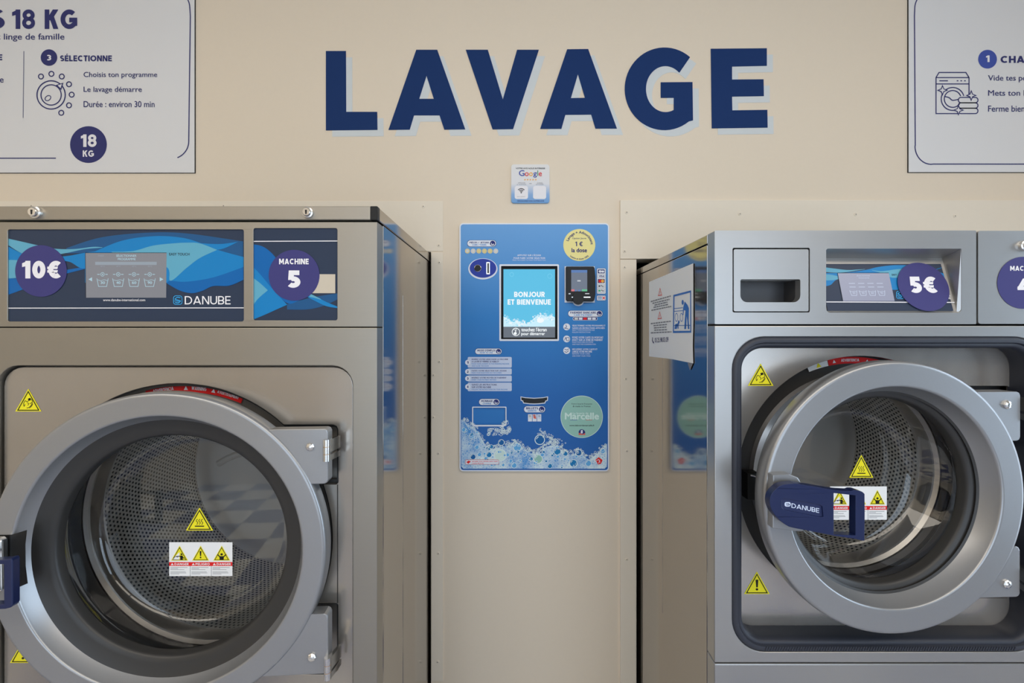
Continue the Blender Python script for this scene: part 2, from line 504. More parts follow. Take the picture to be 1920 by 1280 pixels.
def glyph(ch, t):
    """heavy geometric capitals and figures: list of quads and the width, cap height 1"""
    h = t / 2; q = []
    def st(*pts, closed=False): q.extend(thick(list(pts), t, closed))
    def dg(x0, y0, x1, y1, tt=t):
        k = tt / 2 * math.hypot(x1 - x0, y1 - y0) / abs(y1 - y0)
        q.append([(x0 - k, y0), (x0 + k, y0), (x1 + k, y1), (x1 - k, y1)])
    def ar(cx, cy, rx, ry, a0, a1, n=16): return ell(cx, cy, rx, ry, n, a0, a1)
    if ch == ' ': return [], .30
    if ch == "'": q.append([(0, .68), (t, .68), (t, 1), (0, 1)]); return q, t
    if ch in '.·': q.append([(0, 0), (t, 0), (t, t), (0, t)]); return q, t
    if ch == '-': q.append([(0, .38), (.35, .38), (.35, .38 + t), (0, .38 + t)]); return q, .35
    if ch == '/': dg(.05, 0, .4, 1); return q, .45
    if ch == '+': w = .5; st((0, .45), (w, .45)); st((w / 2, .2), (w / 2, .7)); return q, w
    if ch == 'I': st((h, 0), (h, 1)); return q, t
    if ch == 'L': w = .56; st((h, 1), (h, h), (w, h)); return q, w
    if ch in 'EÉÈÊF':
        w = .58; st((w, 1 - h), (h, 1 - h), (h, h), (w, h)) if ch != 'F' else st((w, 1 - h), (h, 1 - h), (h, 0)); st((h, .5), (w * .93, .5))
        if ch == 'É': q.append([(.22, 1.08), (.34, 1.08), (.48, 1.28), (.30, 1.28)])
        if ch == 'È': q.append([(.24, 1.08), (.36, 1.08), (.28, 1.28), (.10, 1.28)])
        return q, w
    if ch == 'T': w = .62; st((0, 1 - h), (w, 1 - h)); st((w / 2, 0), (w / 2, 1)); return q, w
    if ch == 'H': w = .74; st((h, 0), (h, 1)); st((w - h, 0), (w - h, 1)); st((h, .5), (w - h, .5)); return q, w
    if ch in 'AÀ': w = .86; k = h * 1.1; dg(k, 0, w / 2, 1); dg(w - k, 0, w / 2, 1); st((w * .22, .27), (w * .78, .27)); return q, w
    if ch == 'V': w = .84; k = h * 1.1; dg(k, 1, w / 2, 0); dg(w - k, 1, w / 2, 0); return q, w
    if ch == 'N': w = .76; st((h, 0), (h, 1)); st((w - h, 0), (w - h, 1)); dg(h * 1.3, 1, w - h * 1.3, 0, t * .95); return q, w
    if ch == 'M': w = .90; st((h, 0), (h, 1)); st((w - h, 0), (w - h, 1)); dg(h * 1.3, 1, w / 2, .22, t * .9); dg(w - h * 1.3, 1, w / 2, .22, t * .9); return q, w
    if ch == 'W': w = 1.16; k = h * 1.05; dg(k, 1, w * .27, 0, t * .95); dg(w / 2, 1, w * .27, 0, t * .95); dg(w / 2, 1, w * .73, 0, t * .95); dg(w - k, 1, w * .73, 0, t * .95); return q, w
    if ch == 'Q': w = .94; st(*ell(w / 2, .5, w / 2 - h, .5 - h, 36), closed=True); dg(w - h, -.02, w * .6, .3); return q, w
    if ch == 'X': w = .72; k = h * 1.2; dg(k, 0, w - k, 1); dg(k, 1, w - k, 0); return q, w
    if ch == 'K': w = .72; st((h, 0), (h, 1)); dg(t * .9, .45, w - h * 1.3, 1); dg(w - h * 1.2, 0, t * 1.5, .62); return q, w
    if ch == 'Z': w = .62; st((0, 1 - h), (w, 1 - h)); st((0, h), (w, h)); dg(h * 1.4, t * .6, w - h * 1.4, 1 - t * .6); return q, w
    if ch == 'Y': w = .76; k = h * 1.2; dg(k, 1, w / 2, .4); dg(w - k, 1, w / 2, .4); st((w / 2, 0), (w / 2, .5)); return q, w
    if ch == 'O': w = .94; st(*ell(w / 2, .5, w / 2 - h, .5 - h, 36), closed=True); return q, w
    if ch == '0': w = .70; st(*ell(w / 2, .5, w / 2 - h, .5 - h, 36), closed=True); return q, w
    if ch == 'C': w = .80; st(*ar(w * .55, .5, w * .55 - h, .5 - h, 48, 312, 28)); return q, w
    if ch == 'G': w = .86; r = w * .52; st(*(ar(r, .5, r - h, .5 - h, 48, 318, 28))); st((w * .52, .46), (w - h, .46), (w - h, .16)); return q, w
    if ch == '€':
        w = .74; st(*ar(w * .62, .5, w * .55 - h, .5 - h, 52, 308, 28)); st((0, .585), (w * .78, .585)) if t < .2 else None
        b = t * .52
        for yy in (.60, .40): q.append([(0, yy - b / 2), (w * .72, yy - b / 2), (w * .76, yy + b / 2), (0, yy + b / 2)])
        return q, w
    if ch == 'D': w = .80; st((h, 1 - h), (h, h)); st((0, 1 - h), (.34, 1 - h)); st((0, h), (.34, h)); st(*ar(.32, .5, w - h - .32, .5 - h, -90, 90)); return q, w
    if ch == 'U': w = .74; st((h, 1), (h, .36), *ar(w / 2, .36, w / 2 - h, .36 - h, 180, 360), (w - h, 1)); return q, w
    if ch == 'J': w = .5; st((w - h, 1), (w - h, .3), *ar(w / 2, .3, w / 2 - h, .3 - h, 0, -150)); return q, w
    if ch in 'BPR':
        w = .66; r1 = (.5 - h + h * .2) / 2
        st((h, 0), (h, 1)); st((0, 1 - h), (.36, 1 - h)); st((0, .47), (.36, .47))
        yc = (1 - h + .47) / 2; st(*ar(.36, yc, w - h - .38, (1 - h - .47) / 2, -90, 90))
        if ch == 'B': st((0, h), (.36, h)); st(*ar(.36, (h + .47) / 2, w - h - .36, (.47 - h) / 2, -90, 90))
        if ch == 'R': dg(w - h * 1.05, 0, .34, .47)
        return q, w
    if ch == 'S' or ch == '8' or ch == '3':
        w = .62 if ch == 'S' else .66; rx = w / 2 - h; ry = (1 - t) / 4
        if ch == 'S': st(*(ar(w / 2, 1 - h - ry, rx, ry, 35, 270, 20) + ar(w / 2, h + ry, rx, ry, 90, -145, 20)[1:]))
        if ch == '8':
            t2 = t * .84; k2 = t2 / 2; r1 = (.5 - k2) * .47; r2 = (1 - t2) / 2 - r1
            q.extend(thick(ell(w / 2, 1 - k2 - r1, (w / 2 - k2) * .92, r1, 30), t2, True)); q.extend(thick(ell(w / 2, k2 + r2, w / 2 - k2, r2, 30), t2, True))
        if ch == '3': st(*ar(w / 2, 1 - h - ry, rx * .95, ry, 140, -90, 20)); st(*ar(w / 2, h + ry, rx, ry, 90, -140, 20))
        return q, w
    if ch == '5':
        w = .64; st((w * .12, 1 - h), (w * .92, 1 - h)); q.append([(w * .12, 1), (w * .12 + t * .95, 1), (w * .09 + t * .95, .45), (w * .07, .45)]); st(*ar(w * .45, .33, w * .55 - h, .33 - h, 122, -140, 24)); return q, w
    if ch == '1': w = .24 + t * .75; st((w - h, 0), (w - h, 1)); q.append([(0, .86), (0, .86 - t * .80), (w - h, .995 - t * 1.0), (w - h, 1)]); return q, w
    if ch == '4': w = .74; st((0, .27), (w, .27)); st((w * .70, 0), (w * .70, 1)); dg(h * .9, .25, w * .62, 1); return q, w
    if ch == '2': w = .62; st(*ar(w / 2, .68, w / 2 - h, .32 - h, 160, -20, 14), (h * 1.1, h)); st((0, h), (w, h)); return q, w
    if ch == '6': w = .66; st(*ell(w / 2, .33, w / 2 - h, .33 - h, 28), closed=True); dg(h * 1.2, .40, w * .6, 1); return q, w
    if ch == '9': w = .66; st(*ell(w / 2, .67, w / 2 - h, .33 - h, 28), closed=True); dg(w - h * 1.2, .60, w * .4, 0); return q, w
    return [[(0, 0), (.5, 0), (.5, 1), (0, 1)]], .5

def bold_text(body, t=.22, gap=.10):
    vs = []; fs = []; x = 0
    for ch in body:
        q, w = glyph(ch, t)
        for poly in q:
            b = len(vs); vs += [(p[0] + x, p[1]) for p in poly]; fs.append(tuple(range(b, b + len(poly))))
        x += w + gap
    return vs, fs

def danube_mark(mb, fr, cx, cy, r, mt, w=1.0, lift=.0006):
    """rounded square holding a swirling S"""
    mb.stroke(fr, rr(cx - r, cy - r, cx + r, cy + r, r * .55), w, mt, lift, closed=True)
    s = r * .62
    mb.stroke(fr, spline([(cx + s, cy - s * .9), (cx - s * .2, cy - s), (cx - s, cy - s * .35), (cx, cy), (cx + s, cy + s * .35), (cx + s * .2, cy + s), (cx - s, cy + s * .9)], 6), w * 1.3, mt, lift)
    mb.stroke(fr, spline([(cx - r, cy + r * .2), (cx - r * .2, cy + r * .25), (cx + r * .45, cy + r * .35)], 5), w * .8, mt, lift)

def tri_sign(mb, fr, x0, y0, x1, y1, kind, lift=.0004):
    """yellow warning triangle with black border; kind picks the pictogram"""
    cx = (x0 + x1) / 2; w = x1 - x0; hh = y1 - y0
    def tr(k): # inset triangle
        return [(cx, y0 + hh * k * 1.25), (x1 - w * k, y1 - hh * k * .55), (x0 + w * k, y1 - hh * k * .55)]
    mb.pflat(fr, [tr(.0)], I['yellow'], lift)
    mb.stroke(fr, tr(.10), w * .035, I['ink'], lift + .0002, closed=True)
    L = lift + .0002
    if kind == 'bang':
        mb.pflat(fr, [[(cx - w * .055, y0 + hh * .36), (cx + w * .055, y0 + hh * .36), (cx + w * .03, y0 + hh * .70), (cx - w * .03, y0 + hh * .70)]], I['ink'], L)
        mb.pflat(fr, [ell(cx, y0 + hh * .79, w * .05, hh * .05, 14)], I['ink'], L)
    if kind == 'heat':
        mb.stroke(fr, [(cx - w * .17, y1 - hh * .19), (cx + w * .17, y1 - hh * .19)], w * .04, I['ink'], L)
        for k in (-1, 0, 1):
            x = cx + k * w * .09
            mb.stroke(fr, spline([(x + w * .02, y0 + hh * .50), (x - w * .03, y0 + hh * .58), (x + w * .03, y0 + hh * .66), (x - w * .01, y0 + hh * .74)], 4), w * .022, I['ink'], L)
    if kind == 'hand':
        c = (cx, y0 + hh * .64)
        def P(a, b): return (c[0] + a * w * .2, c[1] + b * hh * .22)
        for ln in ([(-.9, .1), (-.6, -.5), (-.2, -.3), (.1, -.6)], [(-.9, .1), (-.8, .6), (-.6, .2)], [(.1, -.6), (.5, -.9), (.8, -.3), (.3, .1)], [(.8, -.1), (.5, .5), (0, .9), (-.3, .9)], [(.9, .1), (.6, .6), (.2, 1)], [(-.2, -.1), (.1, .1), (-.1, .4)]):
            mb.stroke(fr, spline([P(*p) for p in ln], 4), w * .022, I['ink'], L)
        mb.pflat(fr, [[P(-.1, -.9), P(.4, -1.1), P(.5, -.6), P(.1, -.5)]], I['ink'], L)
    if kind == 'reach':
        mb.pflat(fr, [[(cx, y0 + hh * .42), (cx, y1 - hh * .06), (x0 + w * .06, y1 - hh * .06)]], I['paper'], L)
        mb.pflat(fr, [ell(cx + w * .12, y0 + hh * .57, w * .055, hh * .06, 12)], I['ink'], L + .0001)
        mb.pflat(fr, [[(cx + w * .04, y0 + hh * .66), (cx + w * .2, y0 + hh * .66), (cx + w * .2, y1 - hh * .07), (cx + w * .05, y1 - hh * .07)]], I['ink'], L + .0001)
        mb.stroke(fr, [(cx - w * .2, y0 + hh * .72), (cx + w * .06, y0 + hh * .70), (cx + w * .3, y0 + hh * .85)], w * .05, I['ink'], L + .0001)
        mb.stroke(fr, ell(cx - w * .2, y0 + hh * .85, w * .12, hh * .12, 10, 180, 330), w * .025, I['ink'], L + .0001)
    if kind == 'child':
        mb.pflat(fr, [ell(cx, y0 + hh * .58, w * .075, hh * .075, 14)], I['ink'], L)
        mb.pflat(fr, [[(cx - w * .13, y0 + hh * .70), (cx + w * .13, y0 + hh * .70), (cx + w * .12, y1 - hh * .07), (cx - w * .12, y1 - hh * .07)]], I['ink'], L)
        mb.stroke(fr, [(cx - w * .24, y0 + hh * .58), (cx - w * .10, y0 + hh * .76)], w * .06, I['ink'], L)
        mb.stroke(fr, [(cx + w * .26, y0 + hh * .58), (cx + w * .10, y0 + hh * .76)], w * .06, I['ink'], L)

# ------------------------------------------------------------------ the room
YW, YF = 1.377, 0.855                    # wall face, machine fronts
WF = at(YW)
LX, RX = -2.6, 2.75
def wpx(x, y): p = WF.px(x, y); return (p[0], p[1])
mb = MB()
holeL = (-1.075, -0.2635, -CZ + .0, (VY - 472) * YW / FPX)
holeR = (0.3835, 1.09, -CZ + .0, (VY - 486) * YW / FPX)
mb.flat(WF, [[(LX, -CZ), (holeL[0], -CZ), (holeL[0], holeL[3]), (holeL[1], holeL[3]), (holeL[1], -CZ), (holeR[0], -CZ), (holeR[0], holeR[3]), (holeR[1], holeR[3]), (holeR[1], -CZ), (RX, -CZ), (RX, CEIL - CZ), (LX, CEIL - CZ)]], M['wall'], 0, .08)
struct(mb.build('wall_back'))
mb = MB(); mb.box((LX, YW + 1.1, 0), (RX, YW + 1.15, CEIL), M['dark']); struct(mb.build('wall_sky_block'))  # unseen black wall added to keep sky light out of the gaps
mb = MB(); mb.box((LX - .1, FRONT - .1, 0), (LX, YW + 1.1, CEIL), M['room']); struct(mb.build('wall_left'))
RF = Frame((RX, 0, 0), (0, -1, 0), (0, 0, 1))
mb = MB(); mb.flat(RF, [[(-(YW + 1.1), 0), (-FRONT, 0), (-FRONT, CEIL), (-(YW + 1.1), CEIL)], [(-WIR[1], WIR[2]), (-WIR[0], WIR[2]), (-WIR[0], WIR[3]), (-WIR[1], WIR[3])]], M['room'], 0, .1); struct(mb.build('wall_right'))
mb = MB(); mb.box((LX - .1, FRONT - .1, -.1), (RX + .1, YW + 1.15, 0), M['floor']); struct(mb.build('floor'))
mb = MB(); mb.box((LX - .1, FRONT - .1, CEIL), (RX + .1, YW + 1.15, CEIL + .1), M['ceiling']); struct(mb.build('ceiling'))
mb = MB()
FF = Frame((0, FRONT, 0), (-1, 0, 0), (0, 0, 1))
mb.flat(FF, [[(-RX, 0), (-LX, 0), (-LX, CEIL), (-RX, CEIL)], [(-WIN[1], WIN[2]), (-WIN[0], WIN[2]), (-WIN[0], WIN[3]), (-WIN[1], WIN[3])]], M['room'], 0, .1)
struct(mb.build('wall_front'))
fm = mat('window_frame_paint', K(60, 64, 72), .4)
def window(name, u0, u1, z0, z1, put):
    mb = MB(); um = (u0 + u1) / 2
    for a, b in (((u0, z0), (u1, z0 + .06)), ((u0, z1 - .06), (u1, z1)), ((u0, z0 + .06), (u0 + .06, z1 - .06)), ((u1 - .06, z0 + .06), (u1, z1 - .06)), ((um - .03, z0 + .06), (um + .03, z1 - .06))):
        mb.box(put(a[0], .02, a[1]), put(b[0], .08, b[1]), fm)
    w = struct(mb.build(name))
    for a, b in ((u0 + .06, um - .03), (um + .03, u1 - .06)):
        mb = MB(); mb.box(put(a, .049, z0 + .06), put(b, .055, z1 - .06), M['glass']); mb.build('pane', w)
window('window_1', *WIN, lambda u, d, z: (u, FRONT - d, z))
window('window_2', *WIR, lambda u, d, z: (RX + d, u, z))
for i, (lx, ly) in enumerate(LAMPS):
    t = thing('ceiling_light', ['large white ceiling light nearest the left wall', 'large white ceiling light in the middle of the ceiling', 'large white ceiling light nearest the right wall'][i], 'ceiling light', (lx, ly, CEIL - .03), 'ceiling lights')
    mb = MB(); HX, HY = .85, .65
    mb.box((lx - HX, ly - HY, CEIL - .03), (lx + HX, ly - HY + .015, CEIL), I['white']); mb.box((lx - HX, ly + HY - .015, CEIL - .03), (lx + HX, ly + HY, CEIL), I['white'])
    mb.box((lx - HX, ly - HY + .015, CEIL - .03), (lx - HX + .015, ly + HY - .015, CEIL), I['white']); mb.box((lx + HX - .015, ly - HY + .015, CEIL - .03), (lx + HX, ly + HY - .015, CEIL), I['white']); mb.build('frame', t)
    mb = MB(); mb.box((lx - HX + .015, ly - HY + .015, CEIL - .02), (lx + HX - .015, ly + HY - .015, CEIL - .01), M['lamp']); mb.build('diffuser', t)

def screw(parent, fr, x, y, r=3.2):
    mb = MB(); sc = fr.scale(x, y); p = fr.px(x, y); R = r * sc
    mt = Matrix.Translation(fr.w(p[0], p[1], 0))
    mb.lathe([(0.0001, -.0022), (R * .55, -.0020), (R, -.0006), (R, .001)], mt, M['trim'], 16)
    mb.flat(fr, [[(p[0] + R * .27 * cos(a * pi / 3), p[1] + R * .27 * sin(a * pi / 3)) for a in range(6)]], M['dark'], .0024)
    mb.build('screw', parent)
def wall_panel(name, x0, y0, x1, y1, screws, th=.004):
    mb = MB(); mb.pflat(WF, [[(x0, y0), (x1, y0), (x1, y1), (x0, y1)]], M['trim'], th, th - .0002)
    o = struct(mb.build(name, bevel=.0008))
    for x, y in screws: screw(o, WF.off(th), x, y)
    return o
wall_panel('trim_1', -560, 377, 831, 471, [(794, 387), (823, 460), (420, 386), (60, 386)], .002)
wall_panel('trim_2', 809, 473, 831, 1275, [(824, 492), (824, 678), (813, 703), (813, 782), (822, 850), (822, 1037), (821, 1240)], .003)
wall_panel('trim_3', 1162, 376, 2560, 485.5, [(1175, 398), (1171, 471), (1387, 401), (1604, 402), (1790, 405)], .006)
wall_panel('trim_4', 1162, 487, 1192, 1360, [(1171, 501), (1173, 710), (1175, 845), (1175, 1048)], .006)

# ------------------------------------------------------------------ the word on the wall
def zp(pts, ox=580, oy=60, k=2.1333): return [(ox + x / k, oy + y / k) for x, y in pts]
G_out = [(1420 + 159 * cos(radians(a)), 228 - 165 * sin(radians(a))) for a in range(50, 314, 6)] + [(1534, 354), (1532, 201), (1405, 202), (1405, 264), (1457, 264), (1457, 313)] + [(1424 + 78 * cos(radians(a)), 229 - 92 * sin(radians(a))) for a in range(294, 44, -6)] + [(1480, 163)]
LET = [('L', [[(67, 77), (147, 77), (148, 320), (272, 320), (273, 392), (67, 394)]], 'first letter of the word'),
       ('A', [[(428, 72), (512, 72), (624, 390), (540, 391), (521, 334), (419, 334), (402, 391), (317, 392)], [(469, 176), (440, 268), (498, 268)]], 'between the L and the V'),
       ('V', [[(626, 72), (714, 72), (774, 270), (831, 72), (918, 72), (815, 389), (733, 390)]], 'standing between the two As'),
       ('A', [[(1031, 70), (1115, 69), (1230, 387), (1144, 387), (1127, 331), (1024, 332), (1008, 388), (923, 388)], [(1074, 170), (1046, 265), (1102, 264)]], 'between the V and the G'),
       ('G', [G_out], 'between an A and the final E'),
       ('E', [[(1605, 68), (1829, 66), (1829, 136), (1690, 139), (1690, 191), (1816, 190), (1817, 257), (1690, 259), (1691, 314), (1831, 312), (1832, 383), (1609, 386)]], 'last letter of the word')]
for ch, loops, where in LET:
    mb = MB(); mb.pflat(WF, [zp(l) for l in loops], I['letter'], .0016, .0008)
    o = tag(mb.build('wall_letter'), 'large dark blue capital %s on the beige wall, %s' % (ch, where), 'letter', 'letters of the big word on the wall')
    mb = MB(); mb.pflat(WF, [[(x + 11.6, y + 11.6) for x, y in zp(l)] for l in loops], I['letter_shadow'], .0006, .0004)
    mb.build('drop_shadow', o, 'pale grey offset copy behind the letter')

# ------------------------------------------------------------------ information boards
def board(x0, y0, x1, y1, label):
    p0 = WF.px(x0, y1); p1 = WF.px(x1, y0)
    t = thing('information_board', label, 'sign', WF.w((p0[0] + p1[0]) / 2, p0[1], 0), 'information boards on the wall')
    mb = MB(); mb.pflat(WF, [rr(x0, y0, x1, y1, .1)], M['black'], .0031, .0030); mb.build('backing', t, 'black edge of the board')
    mb = MB(); mb.pflat(WF, [[(x0 + .7, y0 + .7), (x1 - .7, y0 + .7), (x1 - .7, y1 - .7), (x0 + .7, y1 - .7)]], I['board_warm'], .0038, .0006); mb.build('panel', t)
    return t
BF = WF.off(.0039)
t = board(-560, -38, 367, 325, 'white notice board with dark blue print, left of the big word, showing 18 KG')
nt = I['navytext']
mb = MB(); mb.stroke(BF, [(105, 296.5), (-540, 297)], 2, nt)
mb.stroke(BF, [(-540, -20), (330, -18)] + ell(325, 15, 31, 32, 12, -80, -5) + [(357, 30), (354, 262)] + ell(320, 265, 34, 33, 10, 0, 68), 2, nt); mb.build('border_line', t)
tx(t, 'heading_lettering', BF, 'S', (-23, 17, 9, 54), nt, bold=.24); tx(t, 'heading_lettering', BF, '18 KG', (23, 18, 145, 54.5), nt, bold=.24)
tx(t, 'subheading_lettering', BF, 'et linge de famille', (-14, 63, 121, 78), nt, off=.008)
tx(t, 'step_title_lettering', BF, 'E', (-4, 102, 4.5, 113), nt, bold=.22); tx(t, 'step_title_lettering', BF, 'SÉLECTIONNE', (113, 101, 210, 115), nt, bold=.22)
for body, bx in (('e', (0, 147, 7, 155)), ('Choisis ton programme', (157, 135, 295, 147.5)), ('Le lavage démarre', (157, 162.5, 266, 175.5)), ('Durée : environ 30 min', (157, 189.5, 290, 201))):
    tx(t, 'step_lettering', BF, body, bx, nt, off=.008)
mb = MB(); mb.stroke(BF, [(45, 96), (43.5, 221)], 1, nt); mb.build('divider_line', t)
mb = MB(); mb.pflat(BF, [ell(92, 108, 15.5)], nt); mb.text(BF, '3', (88.3, 103, 96.5, 113.5), I['white'], .0007, bold=.22); mb.build('number_badge', t, 'round navy badge with a white 3')
mb = MB(); mb.pflat(BF, [ell(166, 271, 34.5)], nt); mb.text(BF, '18', (152, 252, 181.5, 275.5), I['white'], .0007, bold=.25); mb.text(BF, 'KG', (155.5, 282, 176.5, 294), I['white'], .0007, bold=.22); mb.build('weight_badge', t, 'round navy badge reading 18 KG in white')
mb = MB()
mb.stroke(BF, ell(96, 178, 26.5), 2.2, nt, closed=True); mb.stroke(BF, ell(96, 178, 19), 2, nt, closed=True)
mb.pflat(BF, [[(104, 160), (119, 155), (115, 169)]], nt, .0005); mb.pflat(BF, [[(108.5, 160.3), (116.5, 157.5), (114, 165.5)]], I['board_warm'], .0007)
mb.stroke(BF, [(90 + 5.8 * (cos(a) * .75 - sin(a) * .55), 184 + 5.8 * (-cos(a) * .75 - sin(a) * .55) * .9) for a in [k * pi / 8 for k in range(16)]], 1.5, nt, closed=True)
for x, y in ((77, 143.5), (96.5, 138.5), (116, 143.5), (129.5, 158), (134.5, 177.5), (129.5, 197.5), (115, 211.5)): mb.stroke(BF, ell(x, y, 4.6, n=18), 2, nt, closed=True)
mb.build('dial_icon', t)

t = board(1701, -38, 2500, 324, 'white notice board with a washing machine drawing, right of the big word')
mb = MB()
mb.stroke(BF, [(2480, -20), (1745, -18)] + ell(1748, 16, 33, 33, 12, 262, 183) + [(1714.5, 30), (1716, 272)] + ell(1746, 274, 30.5, 34, 12, 178, 92) + [(1750, 307.5), (2480, 308)], 2, nt); mb.build('border_line', t)
mb = MB(); mb.pflat(BF, [ell(1851.5, 111, 17.6)], I['google_blue']); mb.text(BF, '1', (1848.3, 104, 1855, 116.5), I['white'], .0007, bold=.25); mb.build('number_badge', t, 'round blue badge with a white 1')
mb = MB(); mb.text(BF, 'CHARGE', (1876, 105, 1962, 118), nt, bold=.22); mb.build('step_title_lettering', t)
for body, bx in (('Vide tes poches', (1852.5, 141, 1954, 154.5)), ('Mets ton linge', (1852.5, 169, 1949, 183)), ('Ferme bien', (1852.5, 198, 1921, 209.5))):
    tx(t, 'step_lettering', BF, body, bx, nt, off=.008)
mb = MB(); w = 1.9
def Q(*pts): return [(1680 + x / 3.767, y / 3.767) for x, y in pts]
mb.stroke(BF, Q((515, 665), (515, 548), (493, 512), (303, 512), (282, 548), (282, 802), (438, 802)), w, nt); mb.stroke(BF, Q((282, 548), (515, 548)), w, nt); mb.stroke(BF, Q((282, 593), (515, 593)), w, nt)
mb.stroke(BF, Q((305, 571), (366, 571)), w, nt)
for x in (434, 460, 486): mb.stroke(BF, Q((x - 6, 571), (x + 6, 571)), w, nt)
mb.stroke(BF, ell(1786.2, 185.5, 21.5, n=30, a0=-15, a1=-310), w, nt); mb.stroke(BF, ell(1786.2, 185.5, 15.8, n=30, a0=-20, a1=-325), w, nt)
mb.stroke(BF, spline(Q((345, 682), (375, 690), (398, 708), (440, 702))), w, nt)
for yy in (688, 726, 764): mb.stroke(BF, rr(*Q((440, yy))[0], *Q((578, yy + 38))[0], 4.8), w, nt, closed=True)
for x, y in ((327, 638), (530, 675), (440, 778)):
    st = Q((x, y - 32), (x + 9, y - 9), (x + 32, y), (x + 9, y + 9), (x, y + 32), (x - 9, y + 9), (x - 32, y), (x - 9, y - 9))
    mb.pflat(BF, [st], I['board_warm'], .0006); mb.stroke(BF, st, 1.6, nt, .0008, closed=True)
mb.build('washing_machine_icon', t)

# ------------------------------------------------------------------ review plaque
p0 = WF.px(994, 381)
t = thing('review_plaque', 'small white and blue plaque with a wifi symbol and five stars, above the payment terminal', 'plaque', WF.w(p0[0], p0[1], 0))
mb = MB(); mb.pflat(WF, [rr(958.5, 309.3, 1030, 381.5, 5)], ramp_print('plaque_print', [(0, K(102, 146, 192)), (.22, K(128, 160, 198)), (.50, K(204, 204, 206)), (1, K(206, 205, 203))], -.061, .061), .006, .0058); mb.build('panel', t, bevel=.001)
PF = WF.off(.0061)
mb = MB(); mb.text(PF, 'VOTRE AVIS NOUS INTÉRESSE', (967, 313.5, 1022, 317), I['ink'], off=.012); mb.build('heading_lettering', t)
mb = MB()
for ch, c, bx in (('G', 'google_blue', (973, 319, 983.5, 330)), ('o', 'google_red', (984, 323, 991.3, 330.2)), ('o', 'google_orange', (992, 323, 999, 330.2)), ('g', 'google_blue', (999.8, 323, 1006.6, 333)), ('l', 'google_green', (1007.7, 319.5, 1009, 330)), ('e', 'google_red', (1010, 323, 1016, 330.2))):
    mb.text(PF, ch, bx, I[c], off=.012)
mb.build('name_lettering', t)
mb = MB()
for x in (984.3, 989.3, 994.4, 999.5, 1004.7): mb.pflat(PF, [[(x + (2.0 if k % 2 == 0 else .9) * sin(k * pi / 5), 336.8 - (2.0 if k % 2 == 0 else .9) * cos(k * pi / 5)) for k in range(10)]], I['google_orange'])
mb.build('star_row', t)
for body, bx in (('APPROCHEZ', (971, 342, 985, 343.8)), ('LE TÉLÉPHONE', (969, 344.6, 986.5, 346.6)), ('ou', (992.5, 343, 996.5, 345)), ('SCANNEZ', (1007, 342, 1017.5, 343.8)), ('LE CODE', (1005, 344.6, 1019, 346.6))):
    tx(t, 'small_lettering', PF, body, bx, I['grey'])
tx(t, 'bottom_lettering', PF, 'DÉCOUVREZ NOS AUTRES AVIS', (970, 375, 1020, 377.8), I['navy2'], off=.01)
mb = MB(); mb.pflat(PF, [rr(965, 348.5, 990, 373, 4)], I['white']); 
for r in (8, 5.3, 2.8): mb.stroke(PF, ell(977.3, 361.5, r * .98, r, 12, 222, 318), 1.3, I['ink'], .0006)
mb.pflat(PF, [ell(977.3, 361.2, 1.2, n=12)], I['ink'], .0006); mb.text(PF, 'SANS CONTACT', (969.5, 368, 985, 369.4), I['grey'], .0006); mb.build('wifi_square', t, 'white square with black wifi symbol')
mb = MB(); mb.pflat(PF, [rr(999.5, 348.5, 1024, 373, 4)], I['white']); mb.build('blank_square', t, 'white square with rounded corners')

# ------------------------------------------------------------------ washing machines
AX = Matrix.Identity(4)
def axis(x, y, z): return Matrix.Translation((x, y, z))
def disc_prof(r, d=0.0): return [(.0001, d), (r, d)]

def round_sticker(parent, fr, cx, cy, r, name, label, texts, lift=.0008, loc=None):
    mb = MB()
    if loc: ctr, rad = loc
    else: ctr, rad = fr.px(cx, cy), r * fr.scale(cx, cy)
    mb.flat(fr, [[(ctr[0] + rad * cos(a * pi / 30), ctr[1] + rad * sin(a * pi / 30)) for a in range(60)]], I['purple'], lift, .0003)
    for body, bx, b in texts: mb.text(fr, body, bx, I['white'], lift + .0003, bold=b)
    return mb.build(name, parent, label)

